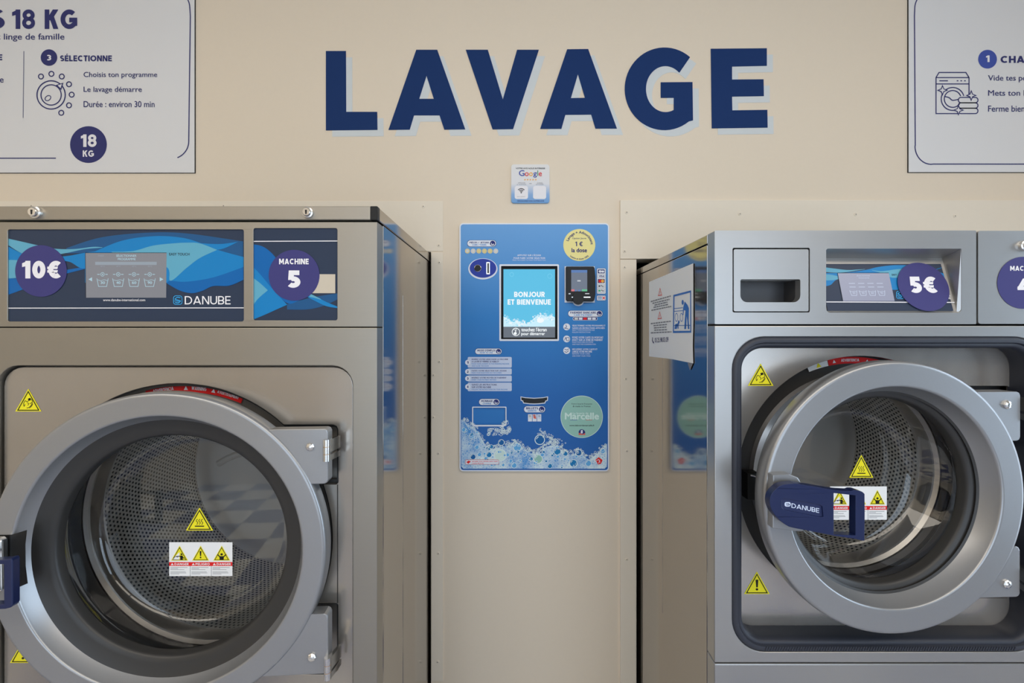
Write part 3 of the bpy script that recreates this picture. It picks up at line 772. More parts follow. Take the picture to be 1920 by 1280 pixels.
def lcd(parent, fr, quad, line, back, cups):
    """dim touch screen: quad of corner pixels tl, tr, br, bl"""
    mb = MB()
    mb.pflat(fr, [quad], I[back], .0009, .0004)
    (ax, ay), (bx, by), (cx, cy), (dx, dy) = quad
    def P(s, t):
        x0 = ax + (bx - ax) * s; x1 = dx + (cx - dx) * s
        return (x0 + (x1 - x0) * t, ay + (dy - ay) * t + (by - ay) * s * (1 - t) + (cy - dy) * s * t)
    def box(s0, t0, s1, t1): return (*P(s0, t1), *P(s1, t1), *P(s0, t0))
    L = .0011
    mb.stroke(fr, [(ax, ay), (bx, by)], .8, I['ink'], L); mb.stroke(fr, [(ax, ay), (dx, dy)], .8, I['ink'], L)
    if cups:
        mb.text(fr, 'SÉLECTIONNER', box(.38, .03, .63, .09), I[line], L, off=.01)
        mb.text(fr, 'PROGRAMME', box(.40, .115, .62, .165), I[line], L, off=.01)
        mb.text(fr, '14:01', box(.16, .045, .225, .085), I['lcd_faint'], L)
        mb.pflat(fr, [[P(.12, .20), P(.88, .20), P(.88, .27), P(.12, .27)]], I['lcd_faint'], L - .0001)
        mb.pflat(fr, [[P(.035, .59), P(.08, .545), P(.08, .635)]], I[line], L); mb.pflat(fr, [[P(.965, .59), P(.92, .545), P(.92, .635)]], I[line], L)
    else:
        mb.text(fr, 'SÉLECTIONNER', box(.36, .07, .62, .12), I['lcd_pale'], L, off=.01)
        mb.text(fr, 'PROGRAMME', box(.39, .16, .60, .20), I['lcd_pale'], L, off=.01)
    for k, n in enumerate(('30', '40', '60', '90')):
        s = (.21 + .195 * k) if cups else (.24 + .18 * k)
        t0 = .57 if cups else .62
        mb.stroke(fr, [P(s - .07, t0), P(s - .05, t0 + .18), P(s + .05, t0 + .18), P(s + .07, t0)], 1.0, I[line if cups else 'lcd_pale'], L)
        mb.stroke(fr, spline([P(s - .06, t0 + .03), P(s - .02, t0 + .05), P(s + .02, t0 + .03), P(s + .06, t0 + .05)], 4), .8, I[line if cups else 'lcd_pale'], L)
        mb.text(fr, n, box(s - .025, t0 + .065, s + .03, t0 + .125), I[line if cups else 'lcd_pale'], L, off=.02)
        if cups:
            mb.text(fr, n + '°C', box(s - .025, .285, s + .03, .315), I['lcd_faint'], L)
            q = P(s, .48); mb.stroke(fr, ell(q[0], q[1], 3.4, n=16), .9, I[line], L, closed=True); mb.pflat(fr, [ell(q[0], q[1], 1.2, n=10)], I[line], L)
            mb.stroke(fr, [P(s - .065, .48), P(s - .035, .48)], 1.2, I[line], L); mb.stroke(fr, [P(s + .035, .48), P(s + .065, .48)], 1.2, I[line], L)
        else:
            mb.stroke(fr, [P(s - .06, .37), P(s + .06, .37)], 1.2, I['lcd_pale'], L); mb.stroke(fr, [P(s - .06, .50), P(s + .06, .50)], 1.2, I['lcd_pale'], L)
    return mb.build('touch_screen', parent, 'grey dim touch screen with four wash tub symbols')

def lock(parent, fr, x, y, r):
    p = fr.px(x, y); c = fr.w(*p); R = r * fr.scale(x, y)
    mb = MB()
    mb.lathe([(R * 1.0, .002), (R * 1.0, -.002), (R * .93, -.0045), (R * .72, -.0055), (R * .68, -.0085), (R * .60, -.0095), (.0001, -.0095)], axis(*c), M['chrome'], 28)
    f2 = Frame(c + Vector((0, -.0097, 0)))
    mb.flat(f2, [[(-R * .10, -R * .42), (R * .10, -R * .42), (R * .16, R * .30), (-R * .16, R * .30)]], M['dark'], .0001)
    return mb.build('lock', parent, 'chrome key lock')

def drum(parent, cx, cz, y0, lipR, y1, R, y2, rim_in):
    """collar, lip, perforated cylinder and pressed back of one wash drum; depths are absolute"""
    A = axis(cx, 0, cz)
    mb = MB(); mb.lathe([(lipR + .006, y0 - .002), (lipR + .006, y1 - .03), (lipR + .018, y1 - .02), (lipR + .004, y1 - .008), (lipR + .012, y1)], A, M['tub'], 96); mb.build('door_collar', parent, 'dark ribbed rubber collar behind the door')
    d = MB()
    d.lathe([(R, y1 + .04), (R, y2)], A, M['perf'], 128, uv=True)
    dr = d.build('drum', parent, 'perforated steel drum seen through the glass')
    mb = MB()
    mb.lathe([(lipR + .010, y1 - .002), (lipR + .002, y1 - .006), (lipR - .004, y1), (lipR - .002, y1 + .006), (lipR + .006, y1 + .008)], A, M['lip'], 96)
    mb.lathe([(lipR + .006, y1 + .008), (lipR + .002, y1 + .030), (lipR - .003, y1 + .036), (lipR - .001, y1 + .042), (R, y1 + .046)], A, M['lip'], 96); mb.build('drum_lip', dr, 'bright rolled steel rim')
    mb = MB(); mb.lathe([(R, y2 - .002), (R * .93, y2 + .001), (R * .88, y2 - .003), (R * .80, y2 - .004), (R * .74, y2 - .001), (R * .30, y2 - .001), (R * .24, y2 - .010), (R * .05, y2 - .012), (.0001, y2 - .012)], A, M['drumback'], 96)
    for k in range(3):
        a = k * 2 * pi / 3 + .5; pts = []
        for i in range(7):
            t = i / 6; r = R * (.26 + .5 * t); aa = a + .5 * t
            pts.append((cx + r * cos(aa), y2 - .004, cz + r * sin(aa)))
        mb.tube(pts, .010, M['drumback'], 10)
    mb.build('drum_back', dr, 'pressed steel back wall of the drum')
    return dr

def door(parent, cx, cz, Y, hx, ang, R, Rin, Rb, db, Rg, dg, Rw, D, th):
    Mx = Matrix.Translation((hx, Y, cz)) @ Matrix.Rotation(radians(ang), 4, 'Z') @ Matrix.Translation((cx - hx, 0, 0))
    R3 = Mx.to_3x3()
    def fr(d): return Frame(Mx @ Vector((0, d, 0)), R3 @ Vector((1, 0, 0)), R3 @ Vector((0, 0, 1)))
    mb = MB()
    mb.lathe([(Rb - .004, th + .004), (R - .02, th + .006), (R - .004, th + .002), (R, th - .006), (R, .008), (R - .0004, .0055), (R - .0016, .0026), (R - .0036, .0008), (R - .0064, 0), (R - .008, 0), (Rin + .004, 0), (Rin + .0025, 0), (Rin + .0008, .0004), (Rin - .0006, .0016), (Rin - .0014, .0034), (Rin - .0020, .0050), (Rb + .001, db - .002), (Rb - .0005, db)], Mx, M['silver'], 144)
    d = mb.build('door', parent, 'round silver grey porthole door with thick rim', sharp=50)
    mb = MB(); mb.lathe([(Rb + .001, db - .002), (Rb - .003, db), (Rg + .012, dg - .003), (Rg + .004, dg - .001), (Rg, dg + .004), (Rg, dg + .02), (Rb, dg + .02), (Rb + .001, db - .002)], Mx, M['rubber'], 128); mb.build('glass_seal', d, 'black rubber ring holding the glass', sharp=50)
    mb = MB()
    prof = [(Rg + .003, dg + .010), (Rg - .004, dg + .030), (Rw + (Rg - Rw) * .35, D - .030), (Rw, D - .012), (Rw - .005, D - .004), (Rw - .014, D)]
    prof += [(Rw * k, D - .004 * (1 - (k / .93) ** 2)) for k in (.8, .7, .5, .3, .15)] + [(.0001, D - .004)]
    mb.lathe(prof, Mx, M['glass'], 128); mb.build('glass_bowl', d, 'clear glass porthole bowl', sharp=60)
    return d, fr, Mx

def warn_label(parent, f, x0, y0, x1, y1):
    """the three-field danger label on a porthole; corners in pixels"""
    mb = MB(); w = x1 - x0; h = y1 - y0
    mb.pflat(f, [[(x0, y0), (x1, y0), (x1, y1), (x0, y1)]], I['paper'], .0004, .0003)
    mb.pflat(f, [[(x0, y0 + h * .585), (x1, y0 + h * .585), (x1, y0 + h * .70), (x0, y0 + h * .70)]], I['red'], .0006)
    for k, (kind, word) in enumerate((('reach', 'DANGER'), ('bang', 'PELIGRO'), ('child', 'DANGER'))):
        a = x0 + w * k / 3
        tri_sign(mb, f, a + w * .03, y0 + h * .10, a + w * .30, y0 + h * .54, kind, .0007)
        mb.text(f, word, (a + w * .085, y0 + h * .61, a + w * .31, y0 + h * .675), I['white'], .0008, bold=.2)
        mb.pflat(f, [[(a + w * .05, y0 + h * .61), (a + w * .075, y0 + h * .675), (a + w * .025, y0 + h * .675)]], I['white'], .0008)
        for j in range(7):
            if j == 3: continue
            ww = (.27, .12, .22, 0, .24, .25, .14)[j]
            mb.stroke(f, [(a + w * .02, y0 + h * (.745 + .032 * j)), (a + w * (.02 + ww), y0 + h * (.745 + .032 * j))], .7, I['grey'], .0006)
        if k: mb.stroke(f, [(a, y0 + h * .70), (a, y1)], .8, I['grey'], .0006)
    return mb.build('danger_label', parent, 'white label with three yellow triangles over a red danger strip')

def arc_label(parent, cx, cz, y, r0, r1, a0, a1, mt, words, name, label):
    """label bent round the door opening; angles in degrees, clockwise from the top"""
    f = Frame((cx, y, cz)); mb = MB()
    out = [(r1 * sin(radians(a0 + (a1 - a0) * k / 24)), r1 * cos(radians(a0 + (a1 - a0) * k / 24))) for k in range(25)]
    inn = [(r0 * sin(radians(a0 + (a1 - a0) * k / 24)), r0 * cos(radians(a0 + (a1 - a0) * k / 24))) for k in range(24, -1, -1)]
    mb.flat(f, [out + inn], mt, .0005)
    rm = (r0 + r1) / 2; th = (r1 - r0) * .42
    for word, am, wd in words:
        a = radians(am)
        g = Frame(f.w(rm * sin(a), rm * cos(a)), (cos(a), 0, -sin(a)), (sin(a), 0, cos(a)))
        if word == '!':
            mb.flat(g, [[(-th * .6, -th * .55), (th * .6, -th * .55), (0, th * .6)]], I['white'], .0008)
        elif word == 'y':
            mb.flat(g, [[(-th * .9, -th * .8), (th * .9, -th * .8), (0, th * .9)]], I['yellow'], .0008)
        else:
            vs, fs = bold_text(word, .2)
            lx = max(v[0] for v in vs); b = len(mb.v)
            for i, v in enumerate(vs): mb.v.append(g.w((v[0] / lx - .5) * wd, (v[1] - .5) * th, .0008 + 1.2e-5 * ((i // 4) % 12)))
            for q in fs: mb.face([b + i for i in q], I['white'])
    return mb.build(name, parent, label)

def hinge_block(parent, f, R, x1, yt, yb, mt, th):
    t = f.px(x1, yt); b = f.px(x1, yb); r = R - .012; k = .007
    at_ = math.asin(t[1] / r); ab = math.asin(b[1] / r)
    arc = [(r * cos(ab + (at_ - ab) * i / 30), r * sin(ab + (at_ - ab) * i / 30)) for i in range(31)]
    mb = MB(); mb.flat(f, [arc + [(t[0] - k, t[1]), (t[0] - k * .3, t[1] - k * .3), (t[0], t[1] - k), (b[0], b[1] + k), (b[0] - k * .3, b[1] + k * .3), (b[0] - k, b[1])]], mt, 0, th)
    return mb.build('hinge_block', parent, bevel=.003)

def bolt(parent, f, x, y, r, lift=0.0):
    p = f.px(x, y); c = f.w(p[0], p[1], lift); R = r * f.scale(x, y)
    mt = Matrix.Translation(c) @ Matrix([[f.u.x, -f.n.x, f.v.x, 0], [f.u.y, -f.n.y, f.v.y, 0], [f.u.z, -f.n.z, f.v.z, 0], [0, 0, 0, 1]])
    mb = MB(); mb.lathe([(R, .001), (R, -.0025), (R * .8, -.004), (R * .4, -.0052), (.0001, -.0055)], mt, M['chrome'], 8); mb.build('hinge_bolt', parent, 'domed zinc bolt head', sharp=15)

def knuckle(parent, f, x, y0, y1, r, lift, arm_dx, arm_back):
    p0 = f.px(x, y1); p1 = f.px(x, y0); a = f.w(p0[0], p0[1], lift); b = f.w(p1[0], p1[1], lift)
    mb = MB(); n = 3
    for k in range(n):
        c = a + (b - a) * (k / n + .01); d = a + (b - a) * ((k + 1) / n - .01)
        mb.tube([c, d], r, M['chrome'], 18)
        if k: mb.tube([a + (b - a) * (k / n - .01), a + (b - a) * (k / n + .01)], r * .97, M['orange'], 18, False)
    for t0, t1 in ((.02, .28), (.40, .97)):
        c = a + (b - a) * t0; d = a + (b - a) * t1
        bm = bmesh.new(); vs = []
        for z in (c.z, d.z):
            for dx, dy in ((-r * .2, r * .4), (r * .9, -r * .1), (arm_dx, arm_back), (arm_dx - r * .8, arm_back)):
                vs.append(bm.verts.new((c.x + dx, c.y + dy, z)))
        for q in ((0, 1, 2, 3), (7, 6, 5, 4), (0, 4, 5, 1), (1, 5, 6, 2), (2, 6, 7, 3), (3, 7, 4, 0)): bm.faces.new([vs[i] for i in q])
        mb.bm(bm, M['chrome'], False)
    mb.build('hinge', parent, 'bare metal hinge knuckle with bronze washers')

FF_ = at(YF)
def waves(mb, fr, o, k, items, base=.00045):
    for i, (c, top, bot) in enumerate(items):
        f = lambda pts: [(o[0] + x / k, o[1] + y / k) for x, y in pts]
        mb.pflat(fr, [band(f(top), f(bot))], I[c], base + .00004 * i)

# ---- machine 5, left
t5 = thing('washing_machine', 'left front loading washing machine marked MACHINE 5 and 10€, larger door, blue wave control panel', 'washing machine', (-.664, 1.3, 0), 'washing machines')
XL, XR = -1.059, -.269
zt = CZ + (VY - 416) * YF / FPX
zg = CZ + (VY - 613.3) * YF / FPX
hole = rr(-6, 685, 662, 1400, 40)
mb = MB()
mb.box((XL, YF + .042, 0), (XL + .02, 1.95, zt + .002), M['side'], .001); mb.build('side_panel', t5)
mb = MB()
mb.box((XR - .02, YF + .0415, 0), (XR, 1.95, CZ + .2135), M['side'], .0012)
mb.box((XR - .004, 1.052, .25), (XR + .0005, 1.255, CZ + .083), M['side'], .0006)
mb.build('side_panel', t5, 'polished steel side mirroring the blue terminal')
mb = MB(); mb.box((XL + .02, 1.93, 0), (XR - .02, 1.95, zt), M['dark']); mb.build('back_panel', t5)
mb = MB(); mb.box((XL + .004, YF + .036, .02), (XL + .03, YF + .05, zt - .004), M['dark']); mb.build('seam_shade_strip', t5)  # black strip set behind the side seam to paint the gap's shade
mb = MB(); mb.box((XR - .03, YF + .036, .02), (XR - .003, YF + .05, zt + .001), M['dark']); mb.build('seam_shade_strip', t5)
mb = MB(); mb.box((XL, .862, zt + .004), (XR + .002, 1.95, 1.4900), M['side'], .0015); mb.box((XL - .001, .850, zt + .003), (XR - .0115, .864, 1.4902), M['steel'], .0015); lid = mb.build('lid', t5)
mb = MB(); mb.box((XR - .012, .8495, zt + .0025), (XR + .0022, .866, 1.4904), M['black'], .0015); mb.build('corner_cap', lid, 'black plastic end cap of the lid')
LF = at(.850)
lock(t5, LF, 69, 399, 12); lock(t5, LF, 578, 399, 11)
# control head
mb = MB()
mb.flat(FF_, [[(XL, zg - CZ + .001), (XR, zg - CZ + .001), (XR, zt - CZ), (XL, zt - CZ)]] + [[FF_.px(*p) for p in rr(14, 430, 457, 602.5, 4)], [FF_.px(*p) for p in rr(475, 427.5, 632.5, 600.5, 4)]], M['steel'], 0, .040)
mb.build('control_head', t5, bevel=.0012)
PB = at(YF + .0025)
mb = MB(); mb.pflat(PB, [rr(10, 426, 461, 606, 2)], I['panel'], 0, .004)
waves(mb, PB, (0, 370), 4, [
    ('panel2', [(500, 380), (760, 300), (1100, 265), (1400, 270), (1825, 330)], [(500, 420), (900, 420), (1825, 470)]),
    ('w2', [(60, 608), (180, 600), (400, 560), (640, 520)], [(60, 732), (200, 680), (400, 600), (640, 536)]),
    ('w1', [(60, 365), (180, 425), (320, 450), (500, 440), (640, 415), (840, 390)], [(60, 500), (200, 520), (400, 480), (520, 482), (640, 532), (840, 440)]),
    ('w3', [(60, 468), (200, 475), (330, 500)], [(60, 608), (150, 600), (330, 565)]),
    ('w3', [(60, 308), (180, 335), (290, 360), (420, 385), (560, 387), (700, 371), (770, 374)], [(60, 355), (180, 425), (320, 446), (500, 417), (640, 388), (770, 377)]),
    ('w1', [(640, 440), (760, 385), (900, 330), (1050, 300), (1220, 290), (1380, 305), (1500, 340), (1640, 395), (1828, 447)], [(640, 640), (1250, 640), (1500, 630), (1700, 580), (1828, 520)]),
    ('w1', [(1500, 343), (1650, 350), (1785, 333)], [(1500, 346), (1640, 392), (1785, 334)]),
    ('w3', [(840, 408), (1000, 402), (1150, 362), (1300, 345), (1400, 340), (1500, 345), (1630, 393)], [(840, 412), (1000, 450), (1250, 520), (1280, 625), (1400, 530), (1500, 455), (1630, 394)]),
    ('w2', [(1255, 640), (1280, 625), (1400, 632), (1600, 600), (1828, 522)], [(1255, 646), (1350, 698), (1440, 718), (1520, 700), (1600, 665), (1720, 662), (1828, 618)])])
mb.stroke(PB, [(10, 577.5), (461, 577)], 1.6, I['white'], .0009)
cp = mb.build('control_panel', t5, 'dark slate panel with blue waves')
lcd(cp, PB, [(161, 474), (313, 474), (312, 558), (162, 558)], 'lcd_line', 'lcd', True)
tx(cp, 'small_lettering', PB, 'EASY TOUCH', (318, 474, 356, 479), I['ink'], .0009, off=.01); tx(cp, 'address_lettering', PB, 'www.danube-international.com', (194, 560, 273, 564.5), I['white'], .0009, off=.01)
tx(cp, 'maker_lettering', PB, 'DANUBE', (347, 555, 433, 570.5), I['white'], .0009, 'white maker lettering', bold=.13)
mb = MB(); danube_mark(mb, PB, 334, 562.5, 8, I['cyanlogo'], 1.2, .0009); mb.build('maker_mark', cp, 'blue swirl in a rounded square')
round_sticker(cp, PB, 78, 508, 48.3, 'price_sticker', 'round purple sticker reading 10€ in white', [('10€', (43, 489, 115.5, 522), .27)], .0012)
mb = MB(); mb.pflat(PB, [rr(471, 424, 636, 604, 2)], I['panel'], 0, .004)
waves(mb, PB, (440, 370), 4.571, [
    ('panel2', [(450, 915), (650, 860), (890, 820)], [(450, 960), (620, 960), (760, 930), (890, 870)]),
    ('w2', [(155, 400), (250, 425), (340, 500), (420, 620), (560, 780), (660, 830)], [(155, 640), (300, 760), (450, 905), (560, 880), (660, 840)]),
    ('w1', [(155, 590), (230, 670), (330, 790), (450, 918)], [(155, 1048), (260, 1005), (360, 960), (450, 920)]),
    ('w3', [(155, 685), (220, 735), (285, 795)], [(155, 935), (200, 870), (285, 796)]),
    ('w1', [(620, 820), (700, 850), (785, 895), (890, 938)], [(620, 850), (740, 912), (800, 935), (890, 950)]),
    ('w3', [(650, 825), (690, 845), (740, 870)], [(640, 852), (690, 862), (740, 876)])])
mb.stroke(PB, [(470, 452.5), (637, 451.8)], 1.6, I['white'], .0009)
mb.pflat(PB, [[(570, 514), (629, 514), (629, 549.5), (570, 549.5)]], I['beige'], .0009)
npl = mb.build('number_panel', t5, 'slate panel with blue waves and a beige strip')
round_sticker(npl, PB, 552, 516, 47.6, 'number_sticker', 'round purple sticker reading MACHINE 5 in white', [('MACHINE', (524, 485, 579.5, 495.5), .22), ('5', (540.5, 507, 564, 539.5), .27)], .0012)
# face
zb = .10
mb = MB()
mb.flat(FF_, [[(XL, zb - CZ), (XR, zb - CZ), (XR, zg - CZ - .001), (XL, zg - CZ - .001)], [FF_.px(*p) for p in hole]], M['steel'], 0, .040)
mb.build('front_frame', t5, bevel=.0012)
mb = MB(); mb.box((XL + .03, YF + .05, 0), (XR - .03, YF + .07, zb), M['black']); mb.build('plinth', t5)
cx, cz = -.664, CZ - .410
yp = YF + .009
PP = at(yp)
def plate_hole(cx, cz, R, xr, rec, P):
    """circle with hinge notches at its right; rec = ((top, bottom) of the upper notch, of the lower) in pixels"""
    c = (cx, cz - CZ)
    def ang(y): return math.asin(max(-1, min(1, (P.px(xr, y)[1] - c[1]) / R)))
    def arc(a0, a1, n): return [(c[0] + R * cos(a0 + (a1 - a0) * k / n), c[1] + R * sin(a0 + (a1 - a0) * k / n)) for k in range(n + 1)]
    (t0, t1), (b0, b1) = rec
    x = P.px(xr, t0)[0]; Y = lambda y: P.px(xr, y)[1]; r = .010
    pts = arc(ang(t0), 2 * pi + ang(b1), 80)
    pts += [(x - r, Y(b1)), (x, Y(b1) + r), (x, Y(b0) - r * .4), (x - r * .4, Y(b0))]
    pts += arc(ang(b0), ang(t1), 24)
    pts += [(x - r * .4, Y(t1)), (x, Y(t1) + r * .4), (x, Y(t0) - r), (x - r * .3, Y(t0) - r * .3), (x - r, Y(t0))]
    return pts
mb = MB()
inset = [(FF_.px(*p)) for p in rr(-2.5, 688.5, 658.5, 1396, 37)]
ph5 = plate_hole(cx, cz, .304, 634, ((796, 908), (1130, 1264)), PP)
mb.flat(PP, [inset, ph5], M['plate'], 0, .010)
mb.stroke(PP, [(633, 908), (633, 1130)], 1.6, M['dark'], .0003)
pl5 = mb.build('face_plate', t5, 'smooth brownish steel plate around the door', bevel=.0012)
mb = MB(); tri_sign(mb, PP, 29, 728.5, 78, 771, 'hand', .0004); mb.build('warning_sticker', pl5, 'yellow triangle with a crushed hand')
mb = MB(); tri_sign(mb, PP, 19, 1200, 68, 1242, 'bang', .0004); mb.build('warning_sticker', pl5, 'yellow triangle mostly hidden by the door rim')
mb = MB(); mb.flat(at(.885), [[(XL + .02, -1.0), (XR - .02, -1.0), (XR - .02, -.015), (XL + .02, -.015)], [(cx + .2775 * cos(k * pi / 40), cz - CZ + .2775 * sin(k * pi / 40)) for k in range(80)]], M['backing'], 0, .006); mb.build('tub_front', t5, 'steel behind the door opening, darkened for its shade')
mb = MB(); mb.stroke(at(yp + .0105), ph5, .013, M['rubber'], 0, closed=True, px=False); mb.build('opening_shade_band', t5, 'black rubber band painting in the shade round the door opening')  # rubber band added to draw the shaded edge of the recess
arc_label(t5, cx, cz, .8840, .284, .3005, -16, 23, I['red'], [('ADVERTENCIA', -9, .042), ('!', 0, 0), ('WARNING', 5.2, .030), ('!', 11, 0), ('AVERTISSEMENT', 17, .045)], 'opening_label', 'red warning strip bent round the top of the door opening')
drum(t5, cx, cz, .883, .271, .955, .290, 1.31, .2775)
d5, f5, M5 = door(t5, -.648, cz, .816, -.345, 3.6, .2955, .253, .2405, .025, .209, .033, .204, .125, .034)
fd = f5(.0035)
for py, yt, yb in ((837, 803.5, 907), (1231, 1150, 1263)):
    hinge_block(d5, fd, .2955, 615, yt, yb, M['silver'], .024)
    bolt(d5, fd, 582 if py < 1000 else 585, py, 8)
knuckle(d5, fd, 614, 822, 863, .0066, .004, .012, .034)
knuckle(d5, fd, 616, 1228, 1269, .0066, .004, .012, .034)
fg = f5(.1195)
mb = MB(); tri_sign(mb, fg, 349, 951, 400, 994, 'heat', .0006); mb.build('warning_sticker', d5, 'yellow triangle with three heat waves on the glass')
warn_label(d5, f5(.1185), 317.5, 1016, 436, 1079.5)
# latch side at the left edge of the picture
fh = f5(0)
mb = MB(); mb.pflat(fh, [[(-40, 1003), (22, 1002), (51, 993), (48, 1020), (48.5, 1060), (52.5, 1093), (36, 1100), (-40, 1110)]], M['black'], .0008, .0006); mb.build('latch_shade_plate', d5, 'black plate painting the shade of the rim notch behind the handle')  # thin black plate on the rim stands in for the notch's shade
mb = MB(); mb.pflat(fh, [[(-70, 1004), (14, 1002.5), (19, 1006), (20, 1100), (-70, 1104)]], M['chrome'], .014, .012); mb.build('handle_bracket', d5, 'bare metal latch bracket', bevel=.003)
f_l = f5(-.045)
mb = MB(); mb.pflat(f_l, [[(-70, 1052), (-20, 1051), (10, 1049), (20, 1047), (23, 1050), (23, 1134), (20, 1139), (8, 1142), (-70, 1146)], [(-50, 1058), (-50, 1133), (6.5, 1133), (6.5, 1058)]], M['navy'], 0, .013); mb.build('handle', d5, 'glossy dark blue pull handle', bevel=.004)

# ---- machine 4, right
t4 = thing('washing_machine', 'right front loading washing machine marked 5€ with rubber framed door recess and drawer', 'washing machine', (.732, 1.3, 0), 'washing machines')
XL, XR = .391, 1.073
ztop = CZ + (VY - 432) * YF / FPX
zg = CZ + (VY - 609.5) * YF / FPX
zl = CZ + (VY - 1243.5) * YF / FPX
SM = M['steel_cool']
mb = MB(); mb.box((XL, YF + .034, 0), (XL + .02, 1.95, CZ + .172), M['side'], .0012); mb.box((XL - .0005, 1.157, .50), (XL + .004, 1.33, CZ + .06), M['side'], .0006); mb.build('side_panel', t4, 'polished steel side mirroring the blue terminal')
mb = MB(); mb.box((XR - .02, YF + .034, 0), (XR, 1.95, CZ + .172), M['side'], .0012); mb.build('side_panel', t4)
mb = MB(); mb.box((XL + .02, 1.93, 0), (XR - .02, 1.95, CZ + .17), M['dark']); mb.build('back_panel', t4)
mb = MB(); mb.box((XL + .003, YF + .028, .02), (XL + .03, YF + .045, ztop - .004), M['dark']); mb.build('seam_shade_strip', t4)  # black strip behind the seam, darkening the gap by its colour
mb = MB(); mb.box((XR - .03, YF + .028, .02), (XR - .003, YF + .045, ztop - .004), M['dark']); mb.build('seam_shade_strip', t4)
mb = MB(); mb.box((XL, YF + .034, CZ + .174), (XR, 1.95, ztop - .001), M['side'], .0015); mb.build('lid', t4)
mb = MB()
dr_o = rr(1373.5, 464.5, 1518.5, 585.5, 3); ds_o = rr(1549, 466, 1803, 586, (4, 2, 8, 8))
mb.flat(FF_, [[FF_.px(*p) for p in rr(1340, 432, 1830.5, 607.5, 2)], [FF_.px(*p) for p in dr_o], [FF_.px(*p) for p in ds_o]], SM, 0, .031)
ch4 = mb.build('control_head', t4, bevel=.0012)
mb = MB(); mb.flat(FF_, [[FF_.px(*p) for p in rr(1834, 432.5, 1993, 607, (5, 2, 2, 5))]], SM, 0, .031); sub = mb.build('number_panel', t4, 'plain grey panel with a lock', bevel=.0012)
mb = MB(); mb.box((XL + .005, YF + .012, CZ + .012), (XR - .005, YF + .03, ztop - .005), M['dark'])
bb = MB()
# dark carcass behind the head, left open where the drawer and the display sit
def carc(x0, x1): bb.box((x0, YF + .070, CZ + .008), (x1, YF + .078, ztop - .004), M['dark'])
carc(XL + .01, XR - .01); bb.build('head_carcass', t4)
lock(sub, FF_, 1919, 461, 10)
round_sticker(sub, FF_, 1918, 530, 48.7, 'number_sticker', 'round purple sticker reading MACHINE 4 in white', [('MACHINE', (1893, 498.5, 1944, 507.5), .22), ('4', (1906, 522, 1931, 547), .27)], .0006)
# drawer
mb = MB(); mb.pflat(FF_, [rr(1376, 467, 1516.5, 583.5, 3), rr(1388.5, 523.5, 1501, 566.5, (3, 3, 13, 13))], SM, -.0005, .016); dw = mb.build('detergent_drawer', t4, 'drawer front with a grip opening', bevel=.0015)
mb = MB(); a = FF_.px(1386, 569); b = FF_.px(1504, 521)
yb_ = YF + .055
mb.box((a[0], YF + .0155, CZ + a[1]), (b[0], yb_, CZ + a[1] + .004), M['tub']); mb.box((a[0], YF + .0155, CZ + b[1] - .003), (b[0], yb_, CZ + b[1]), SM)
mb.box((a[0], YF + .0155, CZ + a[1]), (a[0] + .003, yb_, CZ + b[1]), M['tub']); mb.box((b[0] - .003, YF + .0155, CZ + a[1]), (b[0], yb_, CZ + b[1]), M['tub']); mb.box((a[0], yb_ - .002, CZ + a[1]), (b[0], yb_, CZ + b[1]), M['tub']); mb.build('grip_pocket', dw, 'dark hollow behind the grip opening')
# display recess: roof, sides and a slanted panel
zt2, zb2 = CZ + (VY - 484) * (YF + .033) / FPX, CZ + (VY - 583.5) * (YF + .004) / FPX
p0 = FF_.px(1549, 466); p1 = FF_.px(1803, 586); X0, X1 = p0[0], p1[0]; Zt, Zb = CZ + p0[1], CZ + p1[1]
yA, yB = YF + .033, YF + .004
bm_ = MB()
Xi0, Xi1 = X0 + .004, X1 - .006
bm_.v += [Vector(v) for v in ((X0, YF + .001, Zt), (X1, YF + .001, Zt), (Xi1, yA, zt2), (Xi0, yA, zt2), (X0, YF + .001, Zb), (X1, YF + .001, Zb), (Xi1, yB, zb2), (Xi0, yB, zb2))]
for q in ((0, 1, 2, 3), (1, 5, 6, 2), (4, 0, 3, 7), (5, 4, 7, 6), (3, 2, 6, 7)): bm_.face(q, SM)
dsp = bm_.build('display_recess', t4, 'recess with a sloping silver roof')
SV = Vector((0, yA - yB, zt2 - zb2))
DFR = Frame(((Xi0 + Xi1) / 2, (yA + yB) / 2, (zt2 + zb2) / 2), (1, 0, 0), SV).off(.0012)
hl = SV.length / 2; hw = (Xi1 - Xi0) / 2
def dl(s, t): return (-hw + 2 * hw * s, -hl + 2 * hl * t)
mb = MB(); mb.flat(DFR, [[dl(.004, .008), dl(.972, .008), dl(.972, .885), dl(.004, .885)]], I['panel'], .0003, .001)
def DW(pts): # zoom pixels to local, clipped to the slanted panel
    out = []
    for x, y in pts:
        q = DFR.px(1540 + x / 6.857, 450 + y / 6.857)
        out.append((min(max(q[0], dl(.004, 0)[0]), dl(.972, 0)[0]), min(max(q[1], dl(0, .01)[1]), dl(0, .882)[1])))
    return out
